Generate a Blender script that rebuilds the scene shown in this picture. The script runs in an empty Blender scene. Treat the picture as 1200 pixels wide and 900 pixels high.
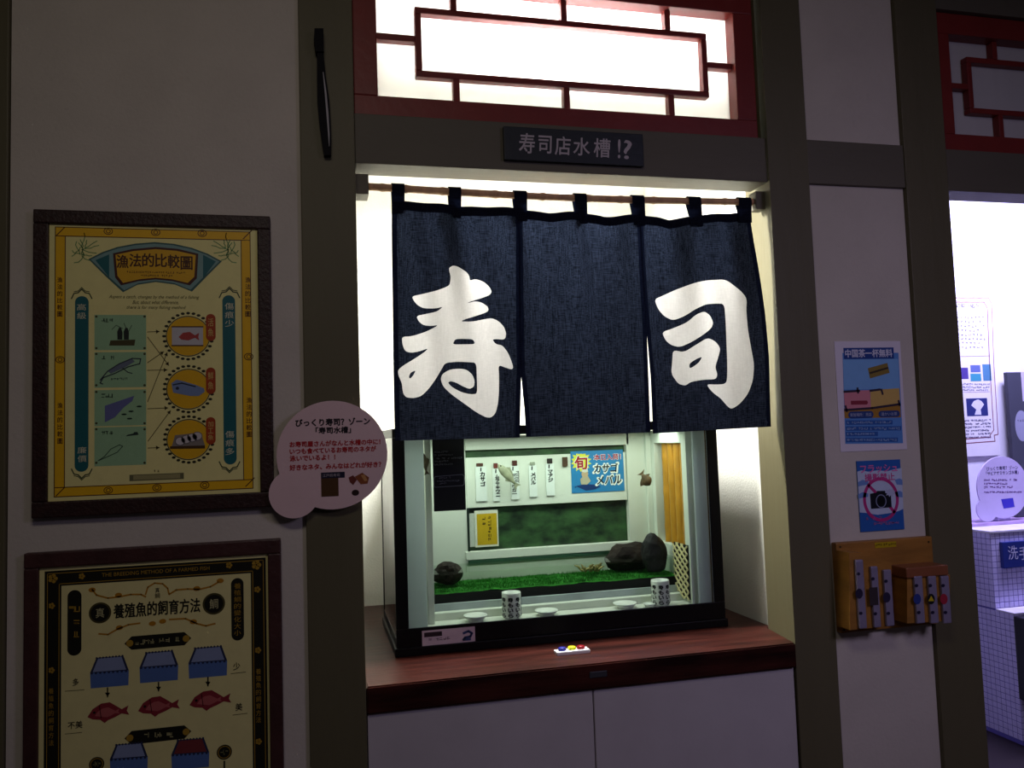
import bpy, bmesh, math, random
from mathutils import Vector, Matrix, noise
from mathutils.geometry import delaunay_2d_cdt

scene = bpy.context.scene
col = scene.collection
EYE = 1.55          # camera height above the floor
DIST = 2.40         # camera distance from the facade plane (y = 0)
FPX = 957.58
yaw, pitch, roll = math.radians(13.695), math.radians(3.830), math.radians(-1.898)

# ------------------------------------------------------------------ camera
fw = Vector((math.sin(yaw)*math.cos(pitch), math.cos(yaw)*math.cos(pitch), math.sin(pitch)))
r0 = Vector((math.cos(yaw), -math.sin(yaw), 0)); u0 = r0.cross(fw)
rt = r0*math.cos(roll) + u0*math.sin(roll)
up = -r0*math.sin(roll) + u0*math.cos(roll)
cam_d = bpy.data.cameras.new('camera'); cam = bpy.data.objects.new('camera', cam_d); col.objects.link(cam)
M = Matrix((rt, up, -fw)).transposed().to_4x4(); M.translation = (0, -DIST, EYE)
cam.matrix_world = M
cam_d.sensor_width = 36; cam_d.lens = FPX/1200*36; cam_d.clip_start = .05
scene.camera = cam

# ------------------------------------------------------------------ view, world, lamps
vs = scene.view_settings
vs.view_transform = 'Standard'; vs.look = 'None'; vs.gamma = 1; vs.exposure = 0
try: vs.use_curve_mapping = False
except Exception: pass
world = bpy.data.worlds.new('dim_hall'); scene.world = world; world.use_nodes = True
bg = world.node_tree.nodes['Background']
bg.inputs[0].default_value = (.95, .88, 1.0, 1); bg.inputs[1].default_value = .012

def area(name, loc, target, sx, sy, power, color, spread=180):
    l = bpy.data.lights.new(name, 'AREA'); l.shape = 'RECTANGLE'; l.size = sx; l.size_y = sy
    l.energy = power; l.color = color; l.spread = math.radians(spread)
    o = bpy.data.objects.new(name, l); col.objects.link(o); o.location = loc
    o.rotation_euler = (Vector(target)-Vector(loc)).to_track_quat('-Z', 'Y').to_euler()
    return o
area('hall_ceiling_lamp', (-.1, -2.3, 3.25), (-.1, -.5, 0), .9, .4, 8.0, (1, .90, .80))
area('hall_violet_lamp', (2.3, -2.9, 2.6), (1.75, 0, .9), .8, .5, 5.0, (.72, .62, 1), 100)
area('alcove_tube_lamp', (.85, .36, 2.60), (.85, .36, 0), .32, .10, 66, (1, 1, .96))
area('alcove_tube_uplight', (.85, .36, 2.66), (.85, .36, 5), .32, .10, 72, (1, 1, .99))
area('aquarium_lamp', (.82, .47, 1.555), (.82, .47, 0), .95, .16, 3.6, (.86, 1, .86))
area('side_room_lamp', (3.7, .75, 2.95), (3.7, 1.1, 0), 1.0, .3, 95, (.60, .56, 1))

# ------------------------------------------------------------------ helpers
def ray(px, py): return fw + (px-600)/FPX*rt - (py-450)/FPX*up
def at(px, py, Y):
    d = ray(px, py); k = (DIST+Y)/d.y
    return Vector((d.x*k, Y, EYE+d.z*k))
def X(px, py, Y): return at(px, py, Y).x
def Z(px, py, Y): return at(px, py, Y).z
def lin(c):
    if isinstance(c, str):
        c = tuple(int(c[i:i+2], 16)/255 for i in (0, 2, 4))
    return tuple(v/12.92 if v <= .04045 else ((v+.055)/1.055)**2.4 for v in c)

MATS = {}
def mat(name, color, rough=.6, var=.12, scale=12, bump=0, bscale=60, stretch=(1, 1, 1), metal=0, spec=.4, var2=None):
    if name in MATS: return MATS[name]
    m = bpy.data.materials.new(name); m.use_nodes = True; nt = m.node_tree
    b = nt.nodes['Principled BSDF']
    c = lin(color)
    b.inputs['Roughness'].default_value = rough; b.inputs['Metallic'].default_value = metal
    b.inputs['Specular IOR Level'].default_value = spec
    tc = nt.nodes.new('ShaderNodeTexCoord'); mp = nt.nodes.new('ShaderNodeMapping'); mp.inputs['Scale'].default_value = stretch
    nt.links.new(tc.outputs['Object'], mp.inputs[0])
    n = nt.nodes.new('ShaderNodeTexNoise'); n.inputs['Scale'].default_value = scale; n.inputs['Detail'].default_value = 5
    nt.links.new(mp.outputs[0], n.inputs['Vector'])
    r = nt.nodes.new('ShaderNodeValToRGB'); nt.links.new(n.outputs['Fac'], r.inputs[0])
    r.color_ramp.elements[0].position = .3; r.color_ramp.elements[1].position = .7
    c2 = lin(var2) if var2 else tuple(min(1, v*(1+var)) for v in c)
    r.color_ramp.elements[0].color = tuple(v*(1-var) for v in c)+(1,)
    r.color_ramp.elements[1].color = c2+(1,)
    nt.links.new(r.outputs[0], b.inputs['Base Color'])
    if bump:
        n2 = nt.nodes.new('ShaderNodeTexNoise'); n2.inputs['Scale'].default_value = bscale; n2.inputs['Detail'].default_value = 4
        nt.links.new(mp.outputs[0], n2.inputs['Vector'])
        bp = nt.nodes.new('ShaderNodeBump'); bp.inputs['Strength'].default_value = bump; bp.inputs['Distance'].default_value = .01
        nt.links.new(n2.outputs['Fac'], bp.inputs['Height']); nt.links.new(bp.outputs[0], b.inputs['Normal'])
    MATS[name] = m; return m
def ink(c, rough=.45):
    return mat('print_'+c, c, rough, var=.03, scale=30, spec=.3)

def glass_mat(name, tint, gl=.03, f=1.45):
    m = bpy.data.materials.new(name); m.use_nodes = True; nt = m.node_tree; nt.nodes.clear()
    o = nt.nodes.new('ShaderNodeOutputMaterial'); t = nt.nodes.new('ShaderNodeBsdfTransparent'); g = nt.nodes.new('ShaderNodeBsdfGlossy')
    fr = nt.nodes.new('ShaderNodeFresnel'); fr.inputs[0].default_value = f
    mx = nt.nodes.new('ShaderNodeMixShader'); t.inputs[0].default_value = tint+(1,); g.inputs['Roughness'].default_value = gl
    nt.links.new(fr.outputs[0], mx.inputs[0]); nt.links.new(t.outputs[0], mx.inputs[1]); nt.links.new(g.outputs[0], mx.inputs[2])
    nt.links.new(mx.outputs[0], o.inputs[0]); return m
def translucent_mat(name, c_front, c_trans, mixf, weave=0, scale=500, rough=.9):
    m = bpy.data.materials.new(name); m.use_nodes = True; nt = m.node_tree; nt.nodes.clear()
    o = nt.nodes.new('ShaderNodeOutputMaterial'); d = nt.nodes.new('ShaderNodeBsdfDiffuse'); t = nt.nodes.new('ShaderNodeBsdfTranslucent')
    mx = nt.nodes.new('ShaderNodeMixShader'); mx.inputs[0].default_value = mixf
    tc = nt.nodes.new('ShaderNodeTexCoord')
    facs = []
    for st in ((1, 1, .06), (.06, 1, 1)):
        mp = nt.nodes.new('ShaderNodeMapping'); mp.inputs['Scale'].default_value = st; nt.links.new(tc.outputs['Object'], mp.inputs[0])
        n = nt.nodes.new('ShaderNodeTexNoise'); n.inputs['Scale'].default_value = scale; n.inputs['Detail'].default_value = 3
        nt.links.new(mp.outputs[0], n.inputs['Vector']); facs.append(n.outputs['Fac'])
    ad = nt.nodes.new('ShaderNodeMath'); ad.operation = 'ADD'; nt.links.new(facs[0], ad.inputs[0]); nt.links.new(facs[1], ad.inputs[1])
    for sh, c in ((d, c_front), (t, c_trans)):
        r = nt.nodes.new('ShaderNodeValToRGB'); r.color_ramp.elements[0].position = .40; r.color_ramp.elements[1].position = .62
        hv = nt.nodes.new('ShaderNodeMath'); hv.operation = 'MULTIPLY'; hv.inputs[1].default_value = .5; nt.links.new(ad.outputs[0], hv.inputs[0])
        nt.links.new(hv.outputs[0], r.inputs[0])
        r.color_ramp.elements[0].color = tuple(v*(1-weave) for v in c)+(1,); r.color_ramp.elements[1].color = tuple(min(1, v*(1+weave)) for v in c)+(1,)
        nt.links.new(r.outputs[0], sh.inputs[0])
    nt.links.new(d.outputs[0], mx.inputs[1]); nt.links.new(t.outputs[0], mx.inputs[2]); nt.links.new(mx.outputs[0], o.inputs[0]); return m

def wloc(p):
    v = Vector((0, 0, 0))
    while p: v += p.location; p = p.parent
    return v
def tag(o, label=None, cat=None, group=None, kind=None):
    if label: o['label'] = label
    if cat: o['category'] = cat
    if group: o['group'] = group
    if kind: o['kind'] = kind
    return o
def thing(name, label, cat, loc, group=None, kind=None):
    o = bpy.data.objects.new(name, None); col.objects.link(o); o.location = loc; o.empty_display_size = .05
    return tag(o, label, cat, group, kind)
def obj(name, verts, faces, m, parent=None, smooth=False, midx=None):
    off = wloc(parent) if parent else Vector((0, 0, 0))
    if not parent and verts:   # origin at the base of a single-mesh thing
        xs = [v[0] for v in verts]; ys = [v[1] for v in verts]; zs = [v[2] for v in verts]
        off = Vector(((min(xs)+max(xs))/2, (min(ys)+max(ys))/2, min(zs)))
    me = bpy.data.meshes.new(name); me.from_pydata([tuple(Vector(v)-off) for v in verts], [], faces)
    for mm in (m if isinstance(m, list) else [m]): me.materials.append(mm)
    if midx: me.polygons.foreach_set('material_index', midx)
    if smooth: me.polygons.foreach_set('use_smooth', [True]*len(me.polygons))
    me.update()
    o = bpy.data.objects.new(name, me); col.objects.link(o)
    if parent: o.parent = parent
    else: o.location = off
    return o
class MB:
    def __init__(s): s.v = []; s.f = []; s.mi = []; s.m = []
    def add(s, v, f, m=None):
        k = len(s.v); s.v += [tuple(q) for q in v]; s.f += [[i+k for i in q] for q in f]
        if m is not None:
            if m not in s.m: s.m.append(m)
            s.mi += [s.m.index(m)]*len(f)
        return s
    def bm(s, b, m=None):
        b.verts.ensure_lookup_table(); b.verts.index_update()
        s.add([v.co.copy() for v in b.verts], [[v.index for v in f.verts] for f in b.faces], m); b.free(); return s
    def box(s, x0, x1, y0, y1, z0, z1, bev=0, m=None):
        b = bmesh.new(); bmesh.ops.create_cube(b, size=1)
        for v in b.verts: v.co = Vector(((x0+x1)/2+v.co.x*(x1-x0), (y0+y1)/2+v.co.y*(y1-y0), (z0+z1)/2+v.co.z*(z1-z0)))
        if bev: bmesh.ops.bevel(b, geom=b.edges[:], offset=bev, segments=2, profile=.6, affect='EDGES')
        return s.bm(b, m)
    def prism(s, pts, y0, y1, m=None):      # outline in x,z extruded along y (y0 is the front)
        n = len(pts)
        return s.add([(p[0], y0, p[1]) for p in pts]+[(p[0], y1, p[1]) for p in pts],
                     [list(range(n)), list(range(2*n-1, n-1, -1))]+[[i, i+n, (i+1) % n+n, (i+1) % n] for i in range(n)], m)
    def tube(s, pts, rad, seg=10, m=None, caps=True):
        pts = [Vector(p) for p in pts]; rs = rad if isinstance(rad, (list, tuple)) else [rad]*len(pts)
        v = []; f = []
        for i, p in enumerate(pts):
            d = (pts[min(i+1, len(pts)-1)]-pts[max(i-1, 0)]).normalized()
            a = d.orthogonal().normalized() if i == 0 else (a-d*a.dot(d)).normalized()
            bb = d.cross(a)
            for k in range(seg):
                t = 2*math.pi*k/seg; v.append(p+(a*math.cos(t)+bb*math.sin(t))*rs[i])
        for i in range(len(pts)-1):
            for k in range(seg):
                f.append([i*seg+k, i*seg+(k+1) % seg, (i+1)*seg+(k+1) % seg, (i+1)*seg+k])
        if caps:
            f.append(list(range(seg))[::-1]); f.append([(len(pts)-1)*seg+k for k in range(seg)])
        return s.add(v, f, m)
    def lathe(s, c, prof, seg=24, m=None):   # prof: (radius, height) pairs
        v = []; f = []
        for r, h in prof:
            for k in range(seg):
                t = 2*math.pi*k/seg; v.append((c[0]+r*math.cos(t), c[1]+r*math.sin(t), c[2]+h))
        for i in range(len(prof)-1):
            for k in range(seg): f.append([i*seg+k, i*seg+(k+1) % seg, (i+1)*seg+(k+1) % seg, (i+1)*seg+k])
        f.append(list(range(seg))[::-1]); f.append([(len(prof)-1)*seg+k for k in range(seg)])
        return s.add(v, f, m)
    def obj(s, name, m=None, parent=None, smooth=False):
        return obj(name, s.v, s.f, m or s.m, parent, smooth, s.mi if (s.mi and not m) else None)
def box(name, x0, x1, y0, y1, z0, z1, m, parent=None, bev=.002):
    return MB().box(x0, x1, y0, y1, z0, z1, bev).obj(name, m, parent)
def struct(o, label, cat): return tag(o, label, cat, kind='structure')

# text outlines from the built-in font, as flat meshes in a unit box
TXT = {}
def text_mesh(s, bold):
    if (s, bold) not in TXT:
        c = bpy.data.curves.new('lettering', 'FONT'); c.body = s; c.offset = bold; c.resolution_u = 3
        o = bpy.data.objects.new('lettering', c); col.objects.link(o)
        me = bpy.data.meshes.new_from_object(o.evaluated_get(bpy.context.evaluated_depsgraph_get()))
        v = [tuple(q.co) for q in me.vertices]; f = [list(p.vertices) for p in me.polygons]
        bpy.data.objects.remove(o); bpy.data.curves.remove(c); bpy.data.meshes.remove(me)
        x0 = min(q[0] for q in v); x1 = max(q[0] for q in v); y0 = min(q[1] for q in v); y1 = max(q[1] for q in v)
        v = [((q[0]-(x0+x1)/2)/(x1-x0 or 1), (q[1]-(y0+y1)/2)/(y1-y0 or 1)) for q in v]
        TXT[(s, bold)] = (v, f)
    return TXT[(s, bold)]
rnd = random.Random(7)

class Print:
    """flat print on a board whose face lies in the plane y = Y; sizes given as seen on the board"""
    def __init__(s, Y, parent): s.Y = Y; s.parent = parent; s.parts = {}
    def w(s, px, py): p = at(px, py, s.Y); return (p.x, p.z)
    def mpp(s, px, py): return X(px+1, py, s.Y)-X(px, py, s.Y), Z(px, py-1, s.Y)-Z(px, py, s.Y)
    def put(s, part, pts, faces, c, layer):
        y = s.Y-.0004-layer*.0003
        s.parts.setdefault(part, []).append(([(p[0], y, p[1]) for p in pts], faces, ink(c) if isinstance(c, str) else c))
    def poly(s, part, pts, c, layer=1): q = [s.w(*p) for p in pts]; s.put(part, q, [list(range(len(q)))], c, layer)
    def rectw(s, part, x0, x1, z0, z1, c, layer=1): s.put(part, [(x0, z0), (x1, z0), (x1, z1), (x0, z1)], [[0, 1, 2, 3]], c, layer)
    def rect(s, part, ax, ay, bx, by, c, layer=1):
        a = s.w(ax, ay); b = s.w(bx, by); s.rectw(part, a[0], b[0], b[1], a[1], c, layer)
    def ell(s, part, cx, cy, rx, ry, c, layer=1, n=40, ring=0):
        o = s.w(cx, cy); k = s.mpp(cx, cy); P = [(math.cos(2*math.pi*i/n), math.sin(2*math.pi*i/n)) for i in range(n)]
        a = [(o[0]+p[0]*rx*k[0], o[1]+p[1]*ry*k[0]) for p in P]
        if ring:
            b = [(o[0]+p[0]*(rx-ring)*k[0], o[1]+p[1]*(ry-ring)*k[0]) for p in P]
            s.put(part, a+b, [[i, (i+1) % n, n+(i+1) % n, n+i] for i in range(n)], c, layer)
        else: s.put(part, a, [list(range(n))], c, layer)
    def caps(s, part, ax, ay, bx, by, c, layer=1, n=10):     # pill-shaped label
        a = s.w(ax, ay); b = s.w(bx, by); x0, x1, z1, z0 = a[0], b[0], a[1], b[1]; r = min(x1-x0, z1-z0)/2; p = []
        for cx, cz, t0 in ((x1-r, z1-r, 0), (x0+r, z1-r, 90), (x0+r, z0+r, 180), (x1-r, z0+r, 270)):
            for i in range(n+1): t = math.radians(t0+90*i/n); p.append((cx+r*math.cos(t), cz+r*math.sin(t)))
        s.put(part, p, [list(range(len(p)))], c, layer)
    def line(s, part, pts, wpx, c, layer=2, close=False):
        q = [Vector(s.w(*p)) for p in pts]; k = s.mpp(*pts[0])[0]*wpx/2
        if close: q.append(q[0])
        for a, b in zip(q, q[1:]):
            d = (b-a)
            if d.length < 1e-6: continue
            d.normalize(); n = Vector((-d.y, d.x))*k; e = d*k*.6
            s.put(part, [a-n-e, b-n+e, b+n+e, a+n-e], [[0, 1, 2, 3]], c, layer)
    def arrow(s, part, a, b, c, wpx=.8, h=4):
        d = (Vector(b)-Vector(a)).normalized(); n = Vector((-d.y, d.x)); e = Vector(b)
        s.line(part, [a, b], wpx, c); p = [e, e-d*h+n*h*.6, e-d*h-n*h*.6]; s.poly(part, [tuple(q) for q in p][::1], c, 2)
    def text(s, part, t, cx, cy, wpx, hpx, c, layer=3, bold=.0, skew=0):
        v, f = text_mesh(t, 0); o = s.w(cx, cy); k = s.mpp(cx, cy); sx = wpx*k[0]; sz = hpx*k[0]; b = bold*sz
        for q, (dx, dz) in enumerate(((0, 0), (b, 0), (-b, 0), (0, b), (0, -b), (b*.7, b*.7), (-b*.7, -b*.7), (b*.7, -b*.7), (-b*.7, b*.7)) if bold else ((0, 0),)):
            s.put(part, [(o[0]+p[0]*sx+p[1]*sz*skew+dx, o[1]+p[1]*sz+dz) for p in v], f, c, layer+q*.04)
    def vtext(s, part, t, cx, y0, y1, wpx, c, layer=3, bold=.0, dx=0, fill=.85):
        n = len(t)
        for i, ch in enumerate(t):
            s.text(part, ch, cx+dx*(i+.5)/n, y0+(y1-y0)*(i+.5)/n, wpx, (y1-y0)/n*fill, c, layer, bold)
    def scrib(s, part, ax, ay, bx, by, h, c, layer=3, seed=1, ch=1.0):   # writing too small to read
        r = random.Random(seed); n = max(2, int(math.hypot(bx-ax, by-ay)/(h*ch)))
        for i in range(n):
            if r.random() < .08: continue
            t = (i+.5)/n; cx, cy = ax+(bx-ax)*t, ay+(by-ay)*t; q = h*.42
            for j in range(3):
                if r.random() < .5:
                    yy = cy+r.uniform(-q, q); s.line(part, [(cx-q, yy), (cx+q*r.uniform(.2, 1), yy)], h*.15, c, layer)
                else:
                    xx = cx+r.uniform(-q, q)*.9; s.line(part, [(xx, cy-q), (xx, cy+q*r.uniform(.2, 1))], h*.15, c, layer)
    def done(s):
        for k, els in s.parts.items():
            n = len(els); par = list(range(n)); pad = .014
            def find(i):
                while par[i] != i: i = par[i]
                return i
            bb = [(min(p[0] for p in e[0])-pad/2, max(p[0] for p in e[0])+pad/2, min(p[2] for p in e[0])-pad/2, max(p[2] for p in e[0])+pad/2) for e in els]
            for i in range(n):
                for j in range(i):
                    if bb[i][0] < bb[j][1] and bb[j][0] < bb[i][1] and bb[i][2] < bb[j][3] and bb[j][2] < bb[i][3]:
                        a, b = find(i), find(j)
                        if a != b: par[a] = b
            out = {}
            for i in range(n): out.setdefault(find(i), MB()).add(*els[i])
            for mb in out.values(): mb.obj(k, None, s.parent)

# ------------------------------------------------------------------ materials
PLASTER = mat('white_plaster', 'c9c0b5', .9, .06, 4, .10, 90)
PLASTER2 = mat('alcove_plaster', 'dcdcd2', .9, .05, 6, .22, 120)
OLIVE = mat('olive_paint', '5f5940', .55, .08, 4, .10, 40, (1, 1, .12))
OLIVE2 = mat('olive_paint_beam', '605a4c', .6, .08, 4, .12, 60, (.15, 1, 1))
RED = mat('red_lacquer', '7c2620', .45, .10, 8, .08, 40)
WOOD = mat('counter_wood', '2e1410', .36, .5, 5, .12, 30, (.7, 5, 5), var2='48211a', spec=.22)
DOOR = mat('cabinet_laminate', 'c4bcc0', .6, .05, 6, .05, 30)
BLACK = mat('black_plastic', '0a0a0c', .4, .1, 20, spec=.15)
FRAMEB = mat('dark_carved_frame', '2e1613', .5, .25, 60, .22, 120)
FRAMEM = mat('mahogany_frame', '442725', .45, .2, 12, .2, 60, (1, 1, 1))
WHITE = mat('white_wood', 'd9ddd2', .6, .05, 9, .06, 50)
GREYP = translucent_mat('frosted_acrylic_strip', (.72, .74, .76), (.80, .84, .86), .6, .02, 30)
BAMBOO = mat('dry_bamboo', 'c89a74', .5, .2, 10, .1, 40, (4, 4, .6))
BAMBOOY = mat('yellow_bamboo', 'b8801c', .45, .22, 25, .05, 40, (1, 1, .5))
TURFM = mat('artificial_turf', '27741c', .9, .35, 70, .3, 300)
FLOORM = mat('dark_floor', '241a1e', .5, .1, 3)
CEILM = mat('grey_ceiling', '6a6664', .9, .06, 3)
ROCKM = mat('dark_rock', '20130d', .8, .35, 14, .8, 30)
ROCKB = mat('black_rock', '100f11', .6, .3, 14, .8, 30)
CERAM = mat('white_ceramic', 'eef0ea', .25, .03, 10)
NAVYP = 'noren'
CLOTH = translucent_mat('navy_cloth', (.040, .045, .062), (.0045, .0062, .0115), .42, .65, 420)
SEAM = translucent_mat('navy_seam', (.012, .014, .028), (.001, .0015, .004), .3, .35, 520)
CHARM = translucent_mat('undyed_cotton', (.78, .76, .75), (.34, .33, .325), .5, .06, 420)
PANE = translucent_mat('frosted_pane', (.8, .8, .8), (.95, .95, .95), .68, .01, 30)
GLASS = glass_mat('clear_glass', (.95, .98, .96))
GLASSG = glass_mat('water_film', (.82, .93, .84), .02, 1.33)

# ------------------------------------------------------------------ setting
FL, CE = 0.0, 3.35
GZ = EYE-.686            # counter top height
def sbox(name, label, cat, *a, m=OLIVE, bev=.003): return struct(box(name, *a, m, None, bev), label, cat)
sbox('floor', 'dark floor in front of the shop facade', 'floor', -3, 6, -3.4, 3.0, -.05, FL, m=FLOORM, bev=0)
sbox('ceiling', 'grey ceiling above the shop facade', 'ceiling', -3, 6, -3.4, 3.0, CE, CE+.06, m=CEILM, bev=0)
sbox('wall_left', 'off-white plaster wall behind the two framed posters', 'wall', -.785, -.026, .015, .09, FL, CE, m=PLASTER, bev=0)
sbox('trim_1', 'olive post at the far end of the plaster wall with posters', 'post', -1.6, -.787, 0, .12, FL, CE)
sbox('trim_2', 'olive post between the framed posters and the sushi alcove', 'post', -.026, .131, 0, .13, FL, CE)
# right-hand post with its slightly splayed inner flank
p = MB(); pv = [(1.495, 0), (1.645, 0), (1.645, .21), (1.525, .21)]
p.add([(x, y, FL) for x, y in pv]+[(x, y, CE) for x, y in pv], [[3, 2, 1, 0], [4, 5, 6, 7]]+[[i, (i+1) % 4, (i+1) % 4+4, i+4] for i in range(4)])
struct(p.obj('trim_3', OLIVE), 'olive post between the sushi alcove and the small notice panel', 'post')
sbox('trim_4', 'olive post beside the opening to the violet side room', 'post', 2.030, 2.205, 0, .13, FL, CE)
sbox('trim_5', 'olive lintel beam carrying the sushi shop sign', 'beam', .132, 1.496, .012, .125, EYE+.832, EYE+.984, m=OLIVE2)
sbox('trim_6', 'olive crossbar between the two white wall panels', 'beam', 1.646, 2.029, .003, .10, EYE+.832, EYE+.984, m=OLIVE2)
sbox('trim_7', 'olive lintel beam above the side room opening', 'beam', 2.206, 3.60, .012, .125, EYE+.832, EYE+.984, m=OLIVE2)
sbox('trim_8', 'olive top beam above the dark lattice window', 'beam', 2.206, 3.60, .012, .125, EYE+1.505, CE-.001, m=OLIVE2)
sbox('trim_9', 'olive top beam above the lit lattice window', 'beam', .132, 1.494, .012, .125, EYE+1.505, CE-.001, m=OLIVE2)
sbox('trim_10', 'olive post at the far side of the side room opening', 'post', 3.602, 3.75, 0, .13, FL, CE)
sbox('trim_11', 'narrow added olive filler strip beside the lit lattice window', 'strip', 1.4805, 1.500, .045, .12, EYE+.9845, EYE+1.5045)  # added to close a gap that leaked alcove light past the frame
sbox('wall_right', 'white wall panel carrying the tea poster and camera sign', 'wall', 1.646, 2.029, .018, .10, FL, EYE+.831, m=PLASTER, bev=0)
sbox('wall_upper', 'blank white wall panel above the crossbar', 'wall', 1.646, 2.029, .018, .10, EYE+.985, CE-.001, m=PLASTER, bev=0)
# alcove shell
AX0, AX1, AY = .085, 1.550, 1.17
sbox('wall_back', 'bright white back wall inside the sushi alcove', 'wall', AX0-.05, AX1+.05, AY, AY+.05, FL, CE-.001, m=PLASTER2, bev=0)
sbox('wall_alcove_left', 'white plaster side of the alcove behind the post', 'wall', AX0-.05, AX0, .131, AY-.001, FL, CE-.001, m=PLASTER2, bev=0)
sbox('wall_alcove_right', 'white plaster side of the alcove beside the aquarium', 'wall', AX1, AX1+.05, .211, AY-.001, FL, CE-.001, m=PLASTER2, bev=0)

tf_ = thing('light_fitting', 'white light fitting hung inside the alcove behind the lintel beam', 'lamp', (.85, .36, 2.605))
box('housing', .67, 1.03, .30, .42, 2.606, 2.654, mat('fitting_white', 'e4e4e0', .5), tf_, .004)
for x_ in (.70, 1.0): MB().tube([(x_, .36, 2.654), (x_, .36, CE-.001)], .006, 8).obj('hanger', mat('fitting_white', 'e4e4e0', .5), tf_, True)
# counter and cabinet
def plan(name, pts, z0, z1, m, bev=.004):
    b_ = bmesh.new(); f_ = b_.faces.new([b_.verts.new((x, y, z0)) for x, y in pts]); r_ = bmesh.ops.extrude_face_region(b_, geom=[f_])
    for v in r_['geom']:
        if isinstance(v, bmesh.types.BMVert): v.co.z = z1
    bmesh.ops.recalc_face_normals(b_, faces=b_.faces[:]); bmesh.ops.bevel(b_, geom=b_.edges[:], offset=bev, segments=2, affect='EDGES')
    return MB().bm(b_).obj(name, m)
tag(plan('counter', [(.1325, -.004), (1.494, -.004), (1.524, .212), (AX1-.002, .213), (AX1-.002, AY-.002), (AX0+.002, AY-.002), (AX0+.002, .132), (.1325, .132)], GZ-.077, GZ, WOOD), 'dark reddish-brown wooden counter under the aquarium', 'counter')
cb = thing('cabinet', 'white two-door cabinet below the brown wooden counter', 'cabinet', (.81, .05, FL))
xs = X(697, 860, .012)
box('body', .14, 1.490, .034, .60, FL+.02, GZ-.079, DOOR, cb)
box('door', .134, xs-.002, .012, .033, FL+.03, GZ-.080, DOOR, cb, .003)
box('door', xs+.002, 1.492, .012, .033, FL+.03, GZ-.080, DOOR, cb, .003)
o = at(701, 790, -.004)
tag(box('counter_plate', o.x-.028, o.x+.028, -.0065, -.0042, o.z-.009, o.z+.009, mat('dull_metal', '4a4a50', .4, .1, 20, metal=.4)), 'small grey plate on the front edge of the counter', 'plate')
# counter button tray
o = Vector((.785, .135, GZ))
tr = thing('button_tray', 'small white tray with blue, yellow and red buttons on the counter', 'tray', o)
MB().box(o.x-.055, o.x+.055, o.y-.02, o.y+.02, o.z, o.z+.012, .003).obj('tray', mat('white_plastic', 'dddde4', .4, .03, 20), tr)
for dx, c, n in ((-.032, '2a2c8c', 'blue'), (.0, 'd8d820', 'yellow'), (.030, '8a1420', 'red')):
    b = MB().lathe((o.x+dx, o.y+.002, o.z+.0121), [(.013, 0), (.013, .006), (.010, .009), (.004, .010)], 18).obj('button', ink(c, .35), tr, True); b['label'] = n+' button'

# ------------------------------------------------------------------ lattice windows
def lattice_window(name, label, x0, x1, z0, z1, y, panem, lat):
    w = thing(name, label, 'window', ((x0+x1)/2, y, z0), kind='structure')
    fr = .072
    ix0, ix1, iz0, iz1 = x0+fr, x1-fr, z0+.065, z1-.078
    y1 = y+.075
    box('frame_rail', x0, x1, y, y1, z0, iz0, RED, w, .003); box('frame_rail', x0, x1, y, y1, iz1, z1, RED, w, .003)
    box('frame_stile', x0, ix0, y, y1, iz0, iz1, RED, w, .003); box('frame_stile', ix1, x1, y, y1, iz0, iz1, RED, w, .003)
    cx0, cx1, cz0, cz1, ts, bs, lz, rz, hw = lat
    ya, yb = y+.022, y+.052
    box('lattice_bar', cx0-hw, cx1+hw, ya, yb, cz0-hw, cz0+hw, RED, w, .004); box('lattice_bar', cx0-hw, cx1+hw, ya, yb, cz1-hw, cz1+hw, RED, w, .004)
    box('lattice_bar', cx0-hw, cx0+hw, ya, yb, cz0+hw, cz1-hw, RED, w, .004); box('lattice_bar', cx1-hw, cx1+hw, ya, yb, cz0+hw, cz1-hw, RED, w, .004)
    for t in ts: box('lattice_bar', t-hw, t+hw, ya, yb, cz1+hw, iz1, RED, w, .003)
    for t in bs: box('lattice_bar', t-hw, t+hw, ya, yb, iz0, cz0-hw, RED, w, .003)
    box('lattice_bar', ix0, cx0-hw, ya, yb, lz-hw, lz+hw, RED, w, .003); box('lattice_bar', cx1+hw, ix1, ya, yb, rz-hw, rz+hw, RED, w, .003)
    ps = [[(cx0, cz0), (cx1, cz0), (cx1, cz1), (cx0, cz1)]]
    for a, b in zip(ts, ts[1:]): ps.append([(a, cz1), (b, cz1), (b, iz1), (a, iz1)])
    for a, b in zip(bs, bs[1:]): ps.append([(a, iz0), (b, iz0), (b, cz0), (a, cz0)])
    ps.append([(ix0, lz), (cx0, lz), (cx0, cz1), (ts[0], cz1), (ts[0], iz1), (ix0, iz1)])
    ps.append([(ix0, iz0), (bs[0], iz0), (bs[0], cz0), (cx0, cz0), (cx0, lz), (ix0, lz)])
    ps.append([(cx1, rz), (ix1, rz), (ix1, iz1), (ts[-1], iz1), (ts[-1], cz1), (cx1, cz1)])
    ps.append([(bs[-1], iz0), (ix1, iz0), (ix1, rz), (cx1, rz), (cx1, cz0), (bs[-1], cz0)])
    for q in ps: MB().prism(q, yb+.001, yb+.004).obj('pane', panem, w)
    return w
Yw = .030; Yl = Yw+.03
lat1 = (X(490, 50, Yl), X(825, 75, Yl), Z(655, 99, Yl), Z(655, 28, Yl),
        [X(531, 5, Yl), X(660, 12, Yl), X(781, 20, Yl)], [X(534.5, 103, Yl), X(663.5, 112, Yl), X(786, 122, Yl)],
        Z(465, 45, Yl), Z(843, 78, Yl), .0105)
lattice_window('window_1', 'brightly lit lattice window with red frame above the sushi sign', .1325, 1.480, EYE+.985, EYE+1.500, Yw, PANE, lat1)
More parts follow.
